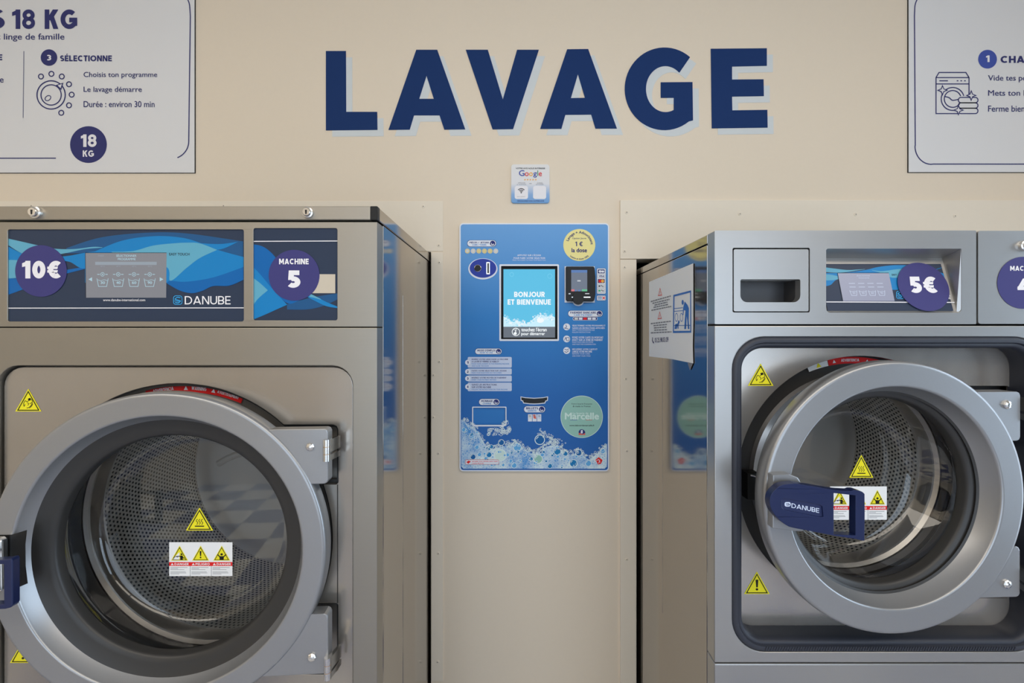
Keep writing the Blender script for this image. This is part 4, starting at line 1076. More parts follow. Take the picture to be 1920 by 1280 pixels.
for i, (c, tp, bt) in enumerate([
    ('w1', [(40, 425), (300, 420), (560, 385), (700, 352), (850, 330), (1000, 322), (1250, 335), (1700, 430)], [(40, 595), (120, 575), (230, 500), (560, 520), (850, 630), (1100, 632), (1700, 600)]),
    ('w3', [(40, 440), (120, 445), (230, 470)], [(40, 520), (150, 515), (230, 500)]),
    ('w3', [(40, 350), (150, 365), (330, 385), (460, 380), (560, 374)], [(40, 410), (180, 420), (300, 415), (450, 392), (560, 377)]),
    ('w3', [(650, 385), (750, 400), (850, 392), (1000, 372), (1200, 372)], [(650, 390), (750, 420), (860, 470), (960, 485), (1200, 450)]),
    ('w1', [(1420, 390), (1480, 372), (1560, 352)], [(1420, 400), (1480, 380), (1560, 356)])]):
    mb.flat(DFR, [spline(DW(tp), 6) + spline(DW(bt), 6)[::-1]], I[c], .0004 + .00005 * i)
mb.stroke(DFR, [DFR.px(1540 + 60 / 6.857, 450 + 796 / 6.857), DFR.px(1540 + 1708 / 6.857, 450 + 802 / 6.857)], .0018, I['white'], .0008, px=False)
dp = mb.build('control_panel', t4, 'slanted slate panel with blue waves')
zq = lambda x, y: (1540 + x / 6.857, 450 + y / 6.857)
lcd(dp, DFR, [zq(203, 425), zq(862, 425), zq(938, 785), zq(272, 785)], 'lcd_faint', 'lcd_sky', False)
tx(dp, 'small_lettering', DFR, 'EASY', (*zq(905, 458), *zq(968, 458), *zq(902, 436)), I['ink'], .0008, off=.01)
mb = MB(); danube_mark(mb, DFR, 1540 + 1010 / 6.857, 450 + 705 / 6.857, 7, I['cyanlogo'], 1.1, .0008); mb.build('maker_mark', dp, 'blue swirl in a rounded square')
tx(dp, 'maker_lettering', DFR, 'E', (*zq(1632, 758), *zq(1660, 758), *zq(1625, 712)), I['white'], .0008, bold=.16)
cc = DFR.px(*zq(1298, 602))
rs = MB()
rad = .0500
rs.flat(DFR, [[(cc[0] + rad * cos(k * pi / 36), cc[1] + rad * 1.02 * sin(k * pi / 36)) for k in range(72)]], I['purple'], .0026, .0004)
rs.text(DFR, '5€', (*zq(1143, 686), *zq(1483, 686), *zq(1108, 476)), I['white'], .0029, bold=.27)
rs.build('price_sticker', dp, 'round purple sticker reading 5€ in white')
# face with rubber framed recess
hx0, hy0, hx1, hy1 = 1373, 631, 1962, 1222
mb = MB()
A = FF_.px(hx0, hy1); B = FF_.px(hx1, hy0); rad = 62 * YF / FPX
hol = rr(A[0], A[1], B[0], B[1], rad, 10)
mb.flat(FF_, [[(XL, zl - CZ + .0015), (XR, zl - CZ + .0015), (XR, zg - CZ - .001), (XL, zg - CZ - .001)], hol], SM, 0, .034)
mb.build('front_frame', t4, bevel=.002)
mb = MB(); mb.box((XL, YF, .10), (XR, YF + .034, zl - .001), SM, .002); mb.build('lower_panel', t4)
mb = MB(); mb.box((XL + .03, YF + .04, 0), (XR - .03, YF + .06, .10), M['black']); mb.build('plinth', t4)
def ins(d, y):
    return [FF_.w(p[0], p[1], YF - y) for p in rr(A[0] + d, A[1] + d, B[0] - d, B[1] - d, max(.006, rad - d), 10)]
yq = .900
mb = MB(); mb.loft([ins(-.001, YF + .004), ins(.0015, YF + .001), ins(.004, YF - .0015), ins(.0075, YF - .0022), ins(.0115, YF - .0015), ins(.0130, YF + .002), ins(.0140, YF + .0015), ins(.0170, YF + .0018), ins(.0200, YF + .004), ins(.0225, YF + .009), ins(.0230, YF + .018), ins(.0215, yq + .004)], M['gasket']);
gk = mb.build('door_gasket', t4, 'blue grey rubber profile round the recess', sharp=40)
rb = MB()
for k in range(96):                       # ribs of the gasket lip, bottom and sides
    x = A[0] + rad + (B[0] - A[0] - 2 * rad) * k / 95
    rb.tube([FF_.w(x - .0016, A[1] + .0045, .0024), FF_.w(x + .0016, A[1] + .0118, .0026)], .0008, M['gasket'], 6)
rb.build('rib_strip', gk, 'fine slanted ribs of the lower lip')
cx, cz = .712, CZ - .307
QP = at(yq)
mb = MB(); mb.flat(QP, [rr(A[0] + .019, A[1] + .019, B[0] - .019, B[1] - .019, rad - .019, 10), plate_hole(cx, cz, .2535, 1897, ((723, 838), (1010, 1121)), QP)], M['plate_lit'], 0, .008); pl4 = mb.build('face_plate', t4, 'smooth steel plate around the door', bevel=.0012)
mb = MB(); tri_sign(mb, QP, 1402, 681, 1450, 723, 'hand', .0004); mb.build('warning_sticker', pl4, 'yellow triangle with a crushed hand')
mb = MB(); tri_sign(mb, QP, 1395, 1071, 1443, 1113, 'bang', .0004); mb.build('warning_sticker', pl4, 'yellow triangle with an exclamation mark')
yt4 = .925
mb = MB(); mb.flat(at(yt4), [[(XL + .02, -.62), (XR - .02, -.62), (XR - .02, -.02), (XL + .02, -.02)], [(cx + .212 * cos(k * pi / 40), cz - CZ + .212 * sin(k * pi / 40)) for k in range(80)]], M['rubber'], 0, .006); mb.build('tub_front', t4, 'steel behind the door opening, darkened for its shade')
mb = MB(); mb.lathe([(.2535, yq + .004), (.2535, yt4 - .002)], axis(cx, 0, cz), M['rubber'], 96); mb.build('opening_wall', t4)
arc_label(t4, cx, cz, .9235, .236, .250, -12, 24, I['red'], [('!', -9, 0), ('ADVERTENCIA', -1, .038), ('!', 7.5, 0), ('WARNING', 14, .03)], 'opening_label', 'red warning strip bent round the top of the door opening')
arc_label(t4, cx, cz, .9235, .236, .250, -22.5, -12.2, I['paper'], [('y', -17, 0)], 'opening_label', 'white strip with a small yellow triangle')
drum(t4, cx, cz, .923, .204, .950, .222, 1.20, .212)
d4, f4, M4 = door(t4, .697, cz, .812, .99, 2.8, .250, .204, .1905, .030, .177, .037, .146, .118, .032)
fd = f4(.0045)
for py, yt, yb in ((758, 734, 826), (1094, 1024, 1119)):
    hinge_block(d4, fd, .250, 1913, yt, yb, M['silver'], .030)
    bolt(d4, fd, 1887, py, 8)
knuckle(d4, fd, 1926, 746, 790, .0066, .004, .03, .07)
knuckle(d4, fd, 1926, 1070, 1114, .0066, .004, .03, .07)
fg = f4(.1125)
mb = MB(); tri_sign(mb, fg, 1592, 852, 1637, 895, 'heat', .0006); mb.build('warning_sticker', d4, 'yellow triangle with three heat waves on the glass')
warn_label(d4, f4(.1115), 1556, 911.5, 1662.5, 974)
# latch block and handle
mb = MB(); q = at(.905); a = q.px(1397, 934); b = q.px(1420, 884); mb.box((a[0], .895, CZ + a[1]), (b[0], .921, CZ + b[1]), M['black'], .002)
c = q.w(*q.px(1405, 887)); mb.tube([c + Vector((-.004, -.012, 0)), c + Vector((.012, -.018, -.003))], .0016, M['chrome'], 8); mb.build('latch_block', t4, 'black latch block left of the door')
hz = lambda x, y: (1400 + x / 6.857, 860 + y / 6.857)
fh = f4(0)
mb = MB(); mb.pflat(fh, [[hz(275, 175), hz(490, 165), hz(590, 205), hz(612, 235), hz(650, 330), hz(660, 880), hz(560, 885), hz(270, 850)]], M['silver'], .014, .03); mb.build('handle_bracket', d4, 'silver block carrying the handle', bevel=.004)
fv = f4(-.034)
left = [hz(*p) for p in spline([(620, 316), (480, 330), (390, 375), (320, 455), (297, 545), (315, 640), (370, 730), (450, 810), (540, 868), (640, 895)], 5)]
inset_o = [hz(475, 508), hz(930, 586), hz(975, 610), hz(987, 745), hz(950, 750), hz(480, 654), hz(453, 620), hz(453, 530)]
mb = MB(); mb.pflat(fv, [left + [hz(*p) for p in ((900, 945), (1130, 990), (1400, 1030), (1480, 1050), (1515, 1050), (1520, 700), (1518, 450), (1490, 425), (1420, 402), (1370, 402), (1340, 415), (1200, 408), (1080, 392), (850, 352))], [hz(1120, 440), hz(1120, 972), hz(1400, 985), hz(1400, 470)], inset_o], M['navy'], 0, .014)
hd = mb.build('handle', d4, 'dark blue lever handle with a rectangular finger opening', bevel=.0025)
mb = MB(); mb.pflat(fv, [inset_o], M['navydeep'], -.0022, .004); mb.build('logo_inset', d4, 'darker inset plate in the handle')
mb = MB(); mb.text(fv, 'DANUBE', (*hz(584, 632), *hz(941, 700), *hz(586, 574)), I['bar'], -.0018, bold=.15)
mb.pflat(fv, [[hz(*p) for p in rr(497, 560, 575, 618, 22)]], I['bar'], -.0019); mb.stroke(fv, [hz(515, 580), hz(550, 580), hz(560, 597), hz(525, 600), hz(520, 592)], 1.1, M['navydeep'], -.0016); mb.build('maker_lettering', d4, 'pale grey maker lettering on the handle')

# ---- paper on the side of machine 4
SP = Frame((XL - .0016, 0, CZ), (0, -1, 0), (0, 0, 1))
pp = lambda x, y: (1140 + x / 5.333, 480 + y / 5.333)
p0 = SP.px(1258, 690)
tn = thing('paper_notice', 'white printed paper sheet taped to the left side of the right machine', 'notice', SP.w(p0[0], p0[1], 0))
mb = MB(); mb.pflat(SP, [[(1217.3, 528.5), (1300, 493.5), (1300.2, 600), (1299, 650), (1300, 681), (1260, 673), (1217.3, 668)]], I['paper'], .0004, .0003); mb.build('sheet', tn)
mb = MB(); mb.pflat(SP, [[pp(796, 1065), pp(850, 1072), pp(820, 1142)]], I['grey'], .0002, .0001); mb.build('adhesive_tape', tn, 'strip of grey tape under the lower corner')
for x0, x1, y0, y1 in ((505, 541, 322, 394), (502, 537, 557, 627)):
    mb = MB(); mb.stroke(SP, [pp((x0 + x1) / 2, y0), pp(x1, y1 - 5), pp(x0, y1)], .9, I['softred'], .0008, closed=True); mb.stroke(SP, [pp((x0 + x1) / 2, y0 + 28), pp((x0 + x1) / 2, y1 - 14)], 1.0, I['softred'], .0008); mb.build('warning_triangle', tn, 'red outlined warning triangle')
for i_, (xa, ya, xb, yb_) in enumerate(((430, 455, 638, 396), (448, 472, 618, 432), (468, 490, 597, 460), (458, 513, 604, 483), (437, 542, 635, 502), (430, 675, 638, 650), (458, 695, 602, 682), (462, 718, 592, 708), (465, 740, 592, 735), (430, 767, 638, 757))):
    if i_ in (0, 5): mb = MB()
    x = xa
    while x < xb - 8:
        w_ = random.uniform(14, 30); e = min(x + w_, xb); f = lambda v: ya + (yb_ - ya) * (v - xa) / (xb - xa)
        mb.stroke(SP, [pp(x, f(x)), pp(e, f(e))], 1.1, I['grey'], .0008); x = e + 4
    if i_ in (4, 9): mb.build('text_block', tn)
mb = MB(); mb.text(SP, '05.25.98.03.09', (*pp(470, 862), *pp(607, 858), *pp(470, 816)), I['navytext'], .0008, off=.01); mb.stroke(SP, [pp(449, 812), pp(446, 838), pp(452, 858), pp(462, 868)], 1.6, I['navytext'], .0008); mb.build('phone_number', tn)
mb = MB()
mb.pflat(SP, [[pp(656, 388), pp(834, 342), pp(836, 765), pp(652, 768)], [pp(668, 404), pp(662, 748), pp(826, 746), pp(825, 364)]], I['bluegraphic'], .0008)
mb.pflat(SP, [[pp(750 + 11 * cos(k * pi / 8), 462 + 25 * sin(k * pi / 8)) for k in range(16)]], I['bluegraphic'], .0008)
mb.pflat(SP, [[pp(*p) for p in ((770, 452), (800, 490), (812, 520), (810, 640), (817, 728), (802, 730), (796, 640), (790, 600), (784, 728), (766, 730), (772, 620), (778, 545), (762, 540), (757, 590), (750, 590), (754, 520))]], I['bluegraphic'], .0008)
mb.pflat(SP, [[pp(*p) for p in ((668, 728), (676, 680), (700, 672), (706, 645), (716, 640), (720, 662), (708, 690), (708, 726), (700, 726), (698, 700), (690, 728))]], I['bluegraphic'], .0008)
for xs in (688, 738): mb.stroke(SP, [pp(xs + 14 * cos(k * pi / 8), 612 + 40 * sin(k * pi / 8)) for k in range(16)], .8, I['bluegraphic'], .0008, closed=True)
mb.stroke(SP, [pp(662, 525), pp(752, 515)], .6, I['bluegraphic'], .0008); mb.stroke(SP, [pp(662, 552), pp(752, 545)], .6, I['bluegraphic'], .0008); mb.stroke(SP, [pp(662, 693), pp(826, 692)], .6, I['bluegraphic'], .0008)
mb.build('safety_pictogram', tn, 'blue framed pictogram of a person bending over washing machines beside a child')

# ------------------------------------------------------------------ payment terminal in the wall
p0 = WF.px(1001, 880)
tk = thing('payment_terminal', 'tall blue payment terminal with a lit screen and foam print, set in the beige wall', 'payment terminal', WF.w(p0[0], p0[1], 0))
KZ = (WF.px(0, 421)[1] - WF.px(0, 879)[1]) / 2
mb = MB(); mb.pflat(WF, [rr(862.3, 420, 1140.6, 880.8, 7), rr(935, 494, 1049.5, 640, 2), rr(884, 760.5, 951, 800, 2)], I['pill'], .012, .0119); mb.build('rim', tk, 'pale edge of the front plate', bevel=.001)
kp = ramp_print('terminal_print', [(0, K(38, 90, 158)), (.30, K(36, 96, 164)), (.62, K(48, 118, 182)), (1, K(100, 150, 200))], -KZ, KZ)
SO = [rr(937.5, 496.5, 1047, 637.5, 1.5), rr(886.5, 763, 948.5, 797, (1, 1, 5, 5))]
mb = MB(); mb.pflat(WF, [rr(864.8, 422.3, 1138.2, 878.5, 5)] + SO, kp, .0128, .0008); mb.build('front_plate', tk, 'blue printed front plate')
KF = WF.off(.0129)
# foam along the foot of the print
bub = MB()
# the pale foam field under the bubbles, its top edge following the photo's crest line
crest = spline([(864.8, 781), (880, 791), (895, 803), (905, 820), (913, 831), (925, 836), (940, 832), (955, 829), (968, 824), (980, 834), (992, 842), (1003, 846), (1012, 841), (1025, 832), (1040, 830), (1052, 838), (1062, 846), (1075, 846), (1086, 842), (1096, 850), (1105, 856), (1118, 846), (1128, 838), (1138.2, 826)], 5)
def crest_y(x):
    for (xa, ya), (xb, yb) in zip(crest, crest[1:]):
        if xa <= x <= xb: return ya + (yb - ya) * (x - xa) / max(1e-6, xb - xa)
    return 830
foam_m = mat('print_foam', K(172, 202, 224), .45)
n, l, p = nodes(foam_m)
tc = n.new('ShaderNodeTexCoord'); vo = n.new('ShaderNodeTexVoronoi'); vo.inputs['Scale'].default_value = 75; vo.feature = 'SMOOTH_F1'
no = n.new('ShaderNodeTexNoise'); no.inputs['Scale'].default_value = 13; no.inputs['Detail'].default_value = 3
vo.feature = 'DISTANCE_TO_EDGE'; vo.inputs['Scale'].default_value = 135
cr = n.new('ShaderNodeValToRGB'); e = cr.color_ramp.elements
e[0].position = .40; e[0].color = K(206, 222, 234); e[1].position = .78; e[1].color = K(52, 128, 192)
ad = n.new('ShaderNodeMath'); ad.operation = 'MULTIPLY_ADD'; ad.inputs[1].default_value = .42
l.new(tc.outputs['Object'], vo.inputs['Vector']); l.new(tc.outputs['Object'], no.inputs['Vector'])
l.new(vo.outputs['Distance'], ad.inputs[0]); l.new(no.outputs['Fac'], ad.inputs[2]); l.new(ad.outputs[0], cr.inputs[0]); l.new(cr.outputs[0], p.inputs['Base Color'])
bub.pflat(KF, [[(x, y + 5) for x, y in crest] + [(1138, 874), (1134, 878.3), (869, 878.3), (865, 874)]], foam_m, .0002)
rnd = random.Random(11)
NB = [0]
def bubble(x, y, r, fill=None, lift=.0004):
    NB[0] += 1; lift += 6e-6 * (NB[0] % 180)
    if x - r < 865.5 or x + r > 1137.5 or y + r > 877.5: return
    if fill: bub.pflat(KF, [ell(x, y, r, n=18)], I[fill], lift)
    bub.stroke(KF, ell(x, y, r, n=18), max(.55, r * .16), I['bubblewhite'], lift + .0001, closed=True)
    if r > 2.5: bub.stroke(KF, ell(x, y, r * .68, n=6, a0=190, a1=250), r * .14, I['bubblewhite'], lift + .0001)
for i in range(430):                       # froth on the crest
    x = rnd.uniform(866, 1137); bubble(x, crest_y(x) + rnd.uniform(-3, 9), rnd.uniform(.7, 2.0), lift=.0004 + .0001 * (i % 3))
for i in range(150):
    x = rnd.uniform(868, 1135); y = crest_y(x) + rnd.uniform(6, 45)
    bubble(x, y, rnd.choice((1.2, 1.6, 2.2, 2.8, 3.6)), rnd.choice((None, 'bubbleblue', 'w1', None, 'bubbleblue')), .0006)
for x, y, r, c in ((869.5, 805, 4, 'bubbleblue'), (885, 818, 4.2, 'bubbleblue'), (894, 838, 4, 'bubbleblue'), (921, 837, 4, 'w1'), (940, 829, 5.5, 'w2'), (970, 838, 7.5, 'bubbleblue'), (938, 853, 11, 'mintlight'), (917, 852, 5, 'w1'), (887, 856, 5, 'w2'), (964, 872, 5, 'bubbleblue'), (1009, 860, 8, 'mint'), (1012, 824, 9, 'w2'), (1045, 846, 6.5, 'w1'), (1060, 850, 4.5, 'w1'), (1085, 848, 6, 'w2'), (1075, 868, 7, 'w1'), (1103, 868, 5.5, 'bubbleblue'), (1130, 845, 4.5, 'bubbleblue'), (1016, 847, 4, 'w2'), (1031, 873, 4.5, 'w1')):
    bubble(x, y, r, c, .0009)
for i in range(60):                        # the curl of foam by the change tray and the tail by the green sticker
    t_ = i / 59
    bubble(951 - 3 + 8 * cos(t_ * 5) + rnd.uniform(-3, 3), 801 + 9 * sin(t_ * 5) + rnd.uniform(-4, 4), rnd.uniform(.8, 2.4), None, .0005)
    bubble(1010 + 42 * t_ + rnd.uniform(-3, 3) * (1 + 2 * t_), 806 + 26 * t_ + rnd.uniform(-4, 6), rnd.uniform(.7, 1.8), None, .0006)
for i in range(40):
    bubble(915 + rnd.uniform(0, 28), 803 + rnd.uniform(0, 12), rnd.uniform(.8, 2.6), None, .0005)
bub.build('foam_print', tk, 'white and pale blue soap foam printed along the foot')

def pill(name, x0, y0, x1, y1, l1, l2, icon=True, label=None):
    mb = MB(); h = y1 - y0
    mb.pflat(KF, [rr(x0 - .6, y0 - .6, x1 + .6, y1 + .6, h / 2)], I['navy2'], .0005); mb.pflat(KF, [rr(x0, y0, x1, y1, h / 2 - .1)], I['pill'], .0007)
    xe = x1 - h - 1.5 if icon else x1 - 3
    mb.text(KF, l1, (x0 + 4, y0 + h * .16, xe, y0 + h * .50), I['navy2'], .0009, bold=.2)
    ww = (xe - x0 - 4); mb.text(KF, l2, (x0 + 4 + ww * .14, y0 + h * .60, xe - ww * .14, y0 + h * .88), I['bluetext'], .0009, bold=.18)
    if icon:
        cx_ = x1 - h / 2 - .6; cy_ = y0 + h / 2
        mb.pflat(KF, [ell(cx_, cy_, h * .43, n=24)], I['navy2'], .0009); mb.stroke(KF, ell(cx_, cy_ - .3, h * .20, n=10, a0=20, a1=200), .9, I['pill'], .0011); mb.stroke(KF, ell(cx_, cy_ + 1.0, h * .22, n=8, a0=0, a1=170), .8, I['pill'], .0011)
    return mb.build(name, tk, label)
pill('coin_label', 876.5, 450.5, 930, 462, 'PIÈCES / JETONS', 'COINS / TOKENS', label='white pill label above the coin slot')
mb = MB()
for k, x in enumerate((876.5, 887.3, 897.8, 908.4, 919, 929.6)):
    mb.pflat(KF, [ell(x, 470.6, 4.6, n=24)], I['gold' if k not in (1, 5) else 'coin'], .0005); mb.pflat(KF, [ell(x, 470.6, 3.0, n=20)], I['coin' if k == 1 else ('gold' if k in (2, 3, 4) else 'coin')], .0007); mb.stroke(KF, ell(x, 470.6, 3.0, n=16), .5, I['beige'], .0008, closed=True)
mb.build('coin_pictures', tk)
mb = MB(); mb.pflat(KF, [ell(905.5, 504, 27.3, 19.8, 60)], I['pill'], .0012, .001); mb.pflat(KF, [ell(905.7, 502.8, 24.9, 17.6, 60)], I['coinblue'], .0022, .001)
cs = mb.build('coin_slot', tk, 'oval dark blue coin plate with a white rim')
mb = MB(); c = KF.w(*KF.px(896, 503)); sc = KF.scale(896, 503)
mb.lathe([(6.9 * sc, -.001), (6.6 * sc, -.004), (5.9 * sc, -.0045), (5.6 * sc, -.0035)], axis(*c), M['chrome'], 28); mb.lathe([(5.7 * sc, -.003), (5.2 * sc, -.0055), (.0001, -.006)], axis(*c), M['black'], 28); mb.build('return_button', cs, 'round black coin return button')
mb = MB(); mb.pflat(KF, [rr(912, 491.5, 918.6, 514.3, .8), rr(913.9, 493.6, 916.9, 512.3, .3)], M['chrome'], .0040, .0018); mb.pflat(KF, [[(913.5, 493), (917.2, 493), (917.2, 513), (913.5, 513)]], M['dark'], .0026); mb.build('slot', cs, 'vertical metal framed slot')
mb = MB(); mb.text(KF, "APPUYEZ SUR L'ÉCRAN", (970, 476, 1014, 480), I['pill'], .0005, bold=.17); mb.text(KF, 'POUR FAIRE VOTRE SÉLECTION', (963, 481.3, 1022, 485.3), I['pill'], .0005, bold=.17); mb.text(KF, 'PRESS THE SCREEN TO MAKE YOUR SELECTION', (961, 486.5, 1023, 488.6), I['bar'], .0005, off=.01); mb.build('screen_caption', tk)
# big screen
mb = MB(); mb.pflat(KF, [rr(936.3, 495.4, 1048, 639, 2), rr(939.5, 498.6, 1045.2, 635.6, 1)], I['pill'], .0016, .0015); sc_ = mb.build('screen', tk, 'white framed portrait screen')
mb = MB(); a = WF.px(937.5, 637.5); b = WF.px(1047, 496.5); D_ = .008
oc = [(a[0], a[1]), (b[0], a[1]), (b[0], b[1]), (a[0], b[1])]
i0 = WF.px(943.3, 633.2); i1 = WF.px(1041.2, 504)
ic = [(i0[0], i0[1]), (i1[0], i0[1]), (i1[0], i1[1]), (i0[0], i1[1])]
mb.v += [WF.w(x, y, .0135) for x, y in oc] + [WF.w(x, y, .0135 - D_) for x, y in ic]
for k in range(4): mb.face([k, (k + 1) % 4, 4 + (k + 1) % 4, 4 + k], M['black'])
mb.face([4, 5, 6, 7], M['black']); mb.build('bezel', sc_, 'black sloping bezel')
DF = WF.off(.0135 - D_ + .0004)
mb = MB(); mb.pflat(DF, [[(944, 504.5), (1040.6, 504.5), (1040.6, 612.3), (944, 612.3)]], I['scr_blue'], .0); mb.pflat(DF, [[(944, 612.3), (1040.6, 612.3), (1040.6, 632.6), (944, 632.6)]], I['scr_grey'], .0)
mb.text(DF, 'BONJOUR', (964, 546.8, 1021.5, 556.7), I['scr_white'], .0006, bold=.22); mb.text(DF, 'ET BIENVENUE', (951.8, 561, 1032.8, 571), I['scr_white'], .0006, bold=.22)
foam = spline([(944, 590), (952, 594), (962, 600), (970, 598), (980, 601), (988, 604), (996, 598), (1006, 590), (1016, 587), (1026, 590), (1034, 588), (1040.6, 592)], 5)
mb.pflat(DF, [[(x, y + 3) for x, y in foam] + [(1040.6, 612.3), (944, 612.3)]], I['scr_foam'], .0003)
r2 = random.Random(5)
def fy(x): return min(foam, key=lambda p: abs(p[0] - x))[1]
for i in range(170):
    x = r2.uniform(946, 1038.5); y = fy(x) + r2.uniform(-1, 12); r = r2.uniform(.6, 1.7)
    if y + r < 612: mb.stroke(DF, ell(x, y, r, n=10), .5, I['scr_white'] if i % 3 else I['scr_line'], .0005 + .0001 * (i % 2), closed=True)
mb.pflat(DF, [ell(1013, 600, 7, 5, 20)], I['scr_white'], .0004)
for x, y, r in ((959.5, 514.5, 3.6), (1031, 517.5, 4.2), (1025.5, 585.3, 3.2)): mb.stroke(DF, ell(x, y, r, n=18), .6, I['scr_line'], .0005, closed=True)
mb.text(DF, "touchez l'écran", (977.5, 613.8, 1025, 621.2), I['scr_white'], .0006, off=.025); mb.text(DF, 'pour démarrer', (977.3, 622.3, 1021.8, 630), I['scr_white'], .0006, off=.025)
mb.stroke(DF, ell(967.3, 622, 7, n=28), 1.2, I['scr_white'], .0006, closed=True); mb.pflat(DF, [ell(966, 625, 3, 2.6, 16)], I['scr_white'], .0006); mb.stroke(DF, [(966.3, 617.5), (967.3, 624)], 1.6, I['scr_white'], .0006); mb.stroke(DF, ell(966.3, 618, 2.6, n=10, a0=150, a1=390), .6, I['scr_white'], .0006)
mb.build('display', sc_, 'lit cyan display reading BONJOUR ET BIENVENUE over white foam')
# yellow sticker
def arc_text(mb, fr, cx, cy, r, body, a_mid, hpx, mt, lift, bottom=False, track=1.0):
    sc = fr.scale(cx, cy); c = fr.px(cx, cy); vs, fs = font_text(body, .02)
    k = hpx * sc / .7; L = max(v[0] for v in vs) * k * track; R = r * sc
    b = len(mb.v); l0 = lift
    for i_, v in enumerate(vs):
        lift = l0 + 1.5e-5 * (i_ * 5 // len(vs)); s_ = v[0] * k * track - L / 2; y = v[1] * k
        if not bottom: a = radians(a_mid) + s_ / R; q = R + y; mb.v.append(fr.w(c[0] + q * sin(a), c[1] + q * cos(a), lift))
        else: a = radians(a_mid) - s_ / R; q = R - y; mb.v.append(fr.w(c[0] + q * sin(a), c[1] + q * cos(a), lift))
    for f in fs: mb.face([b + i for i in f], mt)
mb = MB(); mb.pflat(KF, [ell(1086.2, 459.2, 30, n=60)], I['cream'], .0006, .0004)
arc_text(mb, KF, 1086.2, 459.2, 21.5, 'Lavage + Adoucissant', 8, 4.8, I['navy2'], .0009)
mb.text(KF, 'Option Jaune', (1073, 445, 1099, 449), I['navy2'], .0009); mb.text(KF, '1 €', (1078.5, 453, 1092.5, 461.5), I['navy2'], .0009, bold=.2); mb.text(KF, 'la dose', (1071.5, 465, 1100.5, 473), I['navy2'], .0009, off=.03)
arc_text(mb, KF, 1086.2, 459.2, 27.5, 'Lessive et doses 100%', 180, 3.0, I['navy2'], .0009, True)
mb.build('dose_sticker', tk, 'round pale yellow sticker reading 1 € la dose')
# card reader
mb = MB(); out = rr(1058.6, 499, 1115, 567, 2)
mb.pflat(KF, [[(1058.6, 499.2), (1115, 499.2), (1115, 567), (1094, 567)] + ell(1084, 565, 10.4, 8.6, 14, 10, 170) + [(1074, 567), (1058.6, 567)]], I['pill'], .001, .0009)
cr_ = mb.build('card_reader', tk, 'black card reader on a white cut-out')
mb = MB(); mb.pflat(KF, [[(1060.5, 500.5), (1112, 500.5), (1113.5, 504), (1115, 520), (1115, 552), (1112.8, 564), (1110, 565.3), (1063, 565), (1060.5, 562), (1060.5, 540)]], M['black'], .014, .013); bd = mb.build('reader_body', cr_, bevel=.003)
KB = KF.off(.0142)
mb = MB(); mb.pflat(KB, [[(1071, 506), (1101, 506), (1101, 546), (1071, 546)]], I['scr_slate'], .0004); mb.pflat(KB, [[(1071, 506), (1101, 506), (1101, 511), (1071, 511)]], I['scr_top'], .0005)
mb.pflat(KB, [[(1071, 542.3), (1077, 542.3), (1077, 546), (1071, 546)]], I['scr_red'], .0005); mb.pflat(KB, [[(1091, 542.3), (1101, 542.3), (1101, 546), (1091, 546)]], I['scr_green'], .0005); mb.pflat(KB, [[(1078, 543), (1081, 543), (1081, 546), (1078, 546)]], I['scr_top'], .0005); mb.pflat(KB, [[(1084, 543), (1088, 543), (1088, 546), (1084, 546)]], I['scr_top'], .0005)
mb.text(KB, '000', (1082.5, 525, 1088.5, 527.6), I['scr_white'], .0006, bold=.18); mb.build('reader_screen', cr_, 'small slate coloured reader screen')
mb = MB(); mb.pflat(KB, [rr(1066, 549.5, 1070, 551.5, .6)], I['pill'], .0004); mb.pflat(KB, [rr(1097, 549.5, 1105, 551.2, .6)], I['pill'], .0004); mb.pflat(KB, [rr(1072, 556, 1107, 558, .8)], M['chrome'], .0006); mb.build('card_slot', cr_, 'bright edged card slot')
mb = MB(); mb.pflat(KB, [[(1075, 552), (1078, 549), (1090, 549), (1093, 552), (1094.5, 562)] + ell(1084, 562, 10, 9, 12, 0, 180) + [(1073.5, 562)]], M['black'], .008, .008); mb.build('card_guide', cr_, 'rounded black tongue under the slot', bevel=.002)
# payment marks
mb = MB(); mb.pflat(KF, [rr(1118.6, 502.6, 1136.2, 551.2, 2.5)], I['navy2'], .0004); mb.pflat(KF, [rr(1119.2, 503.2, 1135.6, 550.6, 2)], I['pill'], .0006); mb.pflat(KF, [rr(1118.6, 553.3, 1136.2, 563.6, 2)], I['navy2'], .0004); mb.pflat(KF, [rr(1119.2, 554, 1135.6, 563, 1.6)], I['pill'], .0006)
for y in (505.2, 514.2, 523.2, 532.6, 541.5): mb.stroke(KF, rr(1121, y, 1133.6, y + 7, .8), .4, I['grey'], .0007, closed=True)
mb.pflat(KF, [rr(1121.2, 505.3, 1133.4, 512.3, .5)], I['navy2'], .0008); mb.pflat(KF, [ell(1125, 508.8, 2.5, n=14)], I['pill'], .001); mb.pflat(KF, [rr(1127.5, 507, 1132.5, 511, .6)], I['pill'], .001)
mb.text(KF, 'VISA', (1123, 515.6, 1132.5, 519.6), I['navy2'], .001, bold=.2)
mb.pflat(KF, [rr(1121.2, 523.3, 1133.4, 530.3, .5)], I['navy2'], .0008); mb.pflat(KF, [ell(1125, 526.8, 3, n=16)], I['red'], .001); mb.pflat(KF, [ell(1129.7, 526.8, 3, n=16)], I['google_orange'], .0011)
mb.pflat(KF, [ell(1123.6, 536.2, 1.5, 1.7, 12)], I['ink'], .001); mb.text(KF, 'Pay', (1126, 534.3, 1132.3, 538.6), I['ink'], .001, off=.02)
mb.pflat(KF, [rr(1121.8, 543.2, 1126, 546.4, 1.5)], I['green'], .001); mb.text(KF, 'Pay', (1127, 543, 1132.6, 547), I['ink'], .001, off=.02)
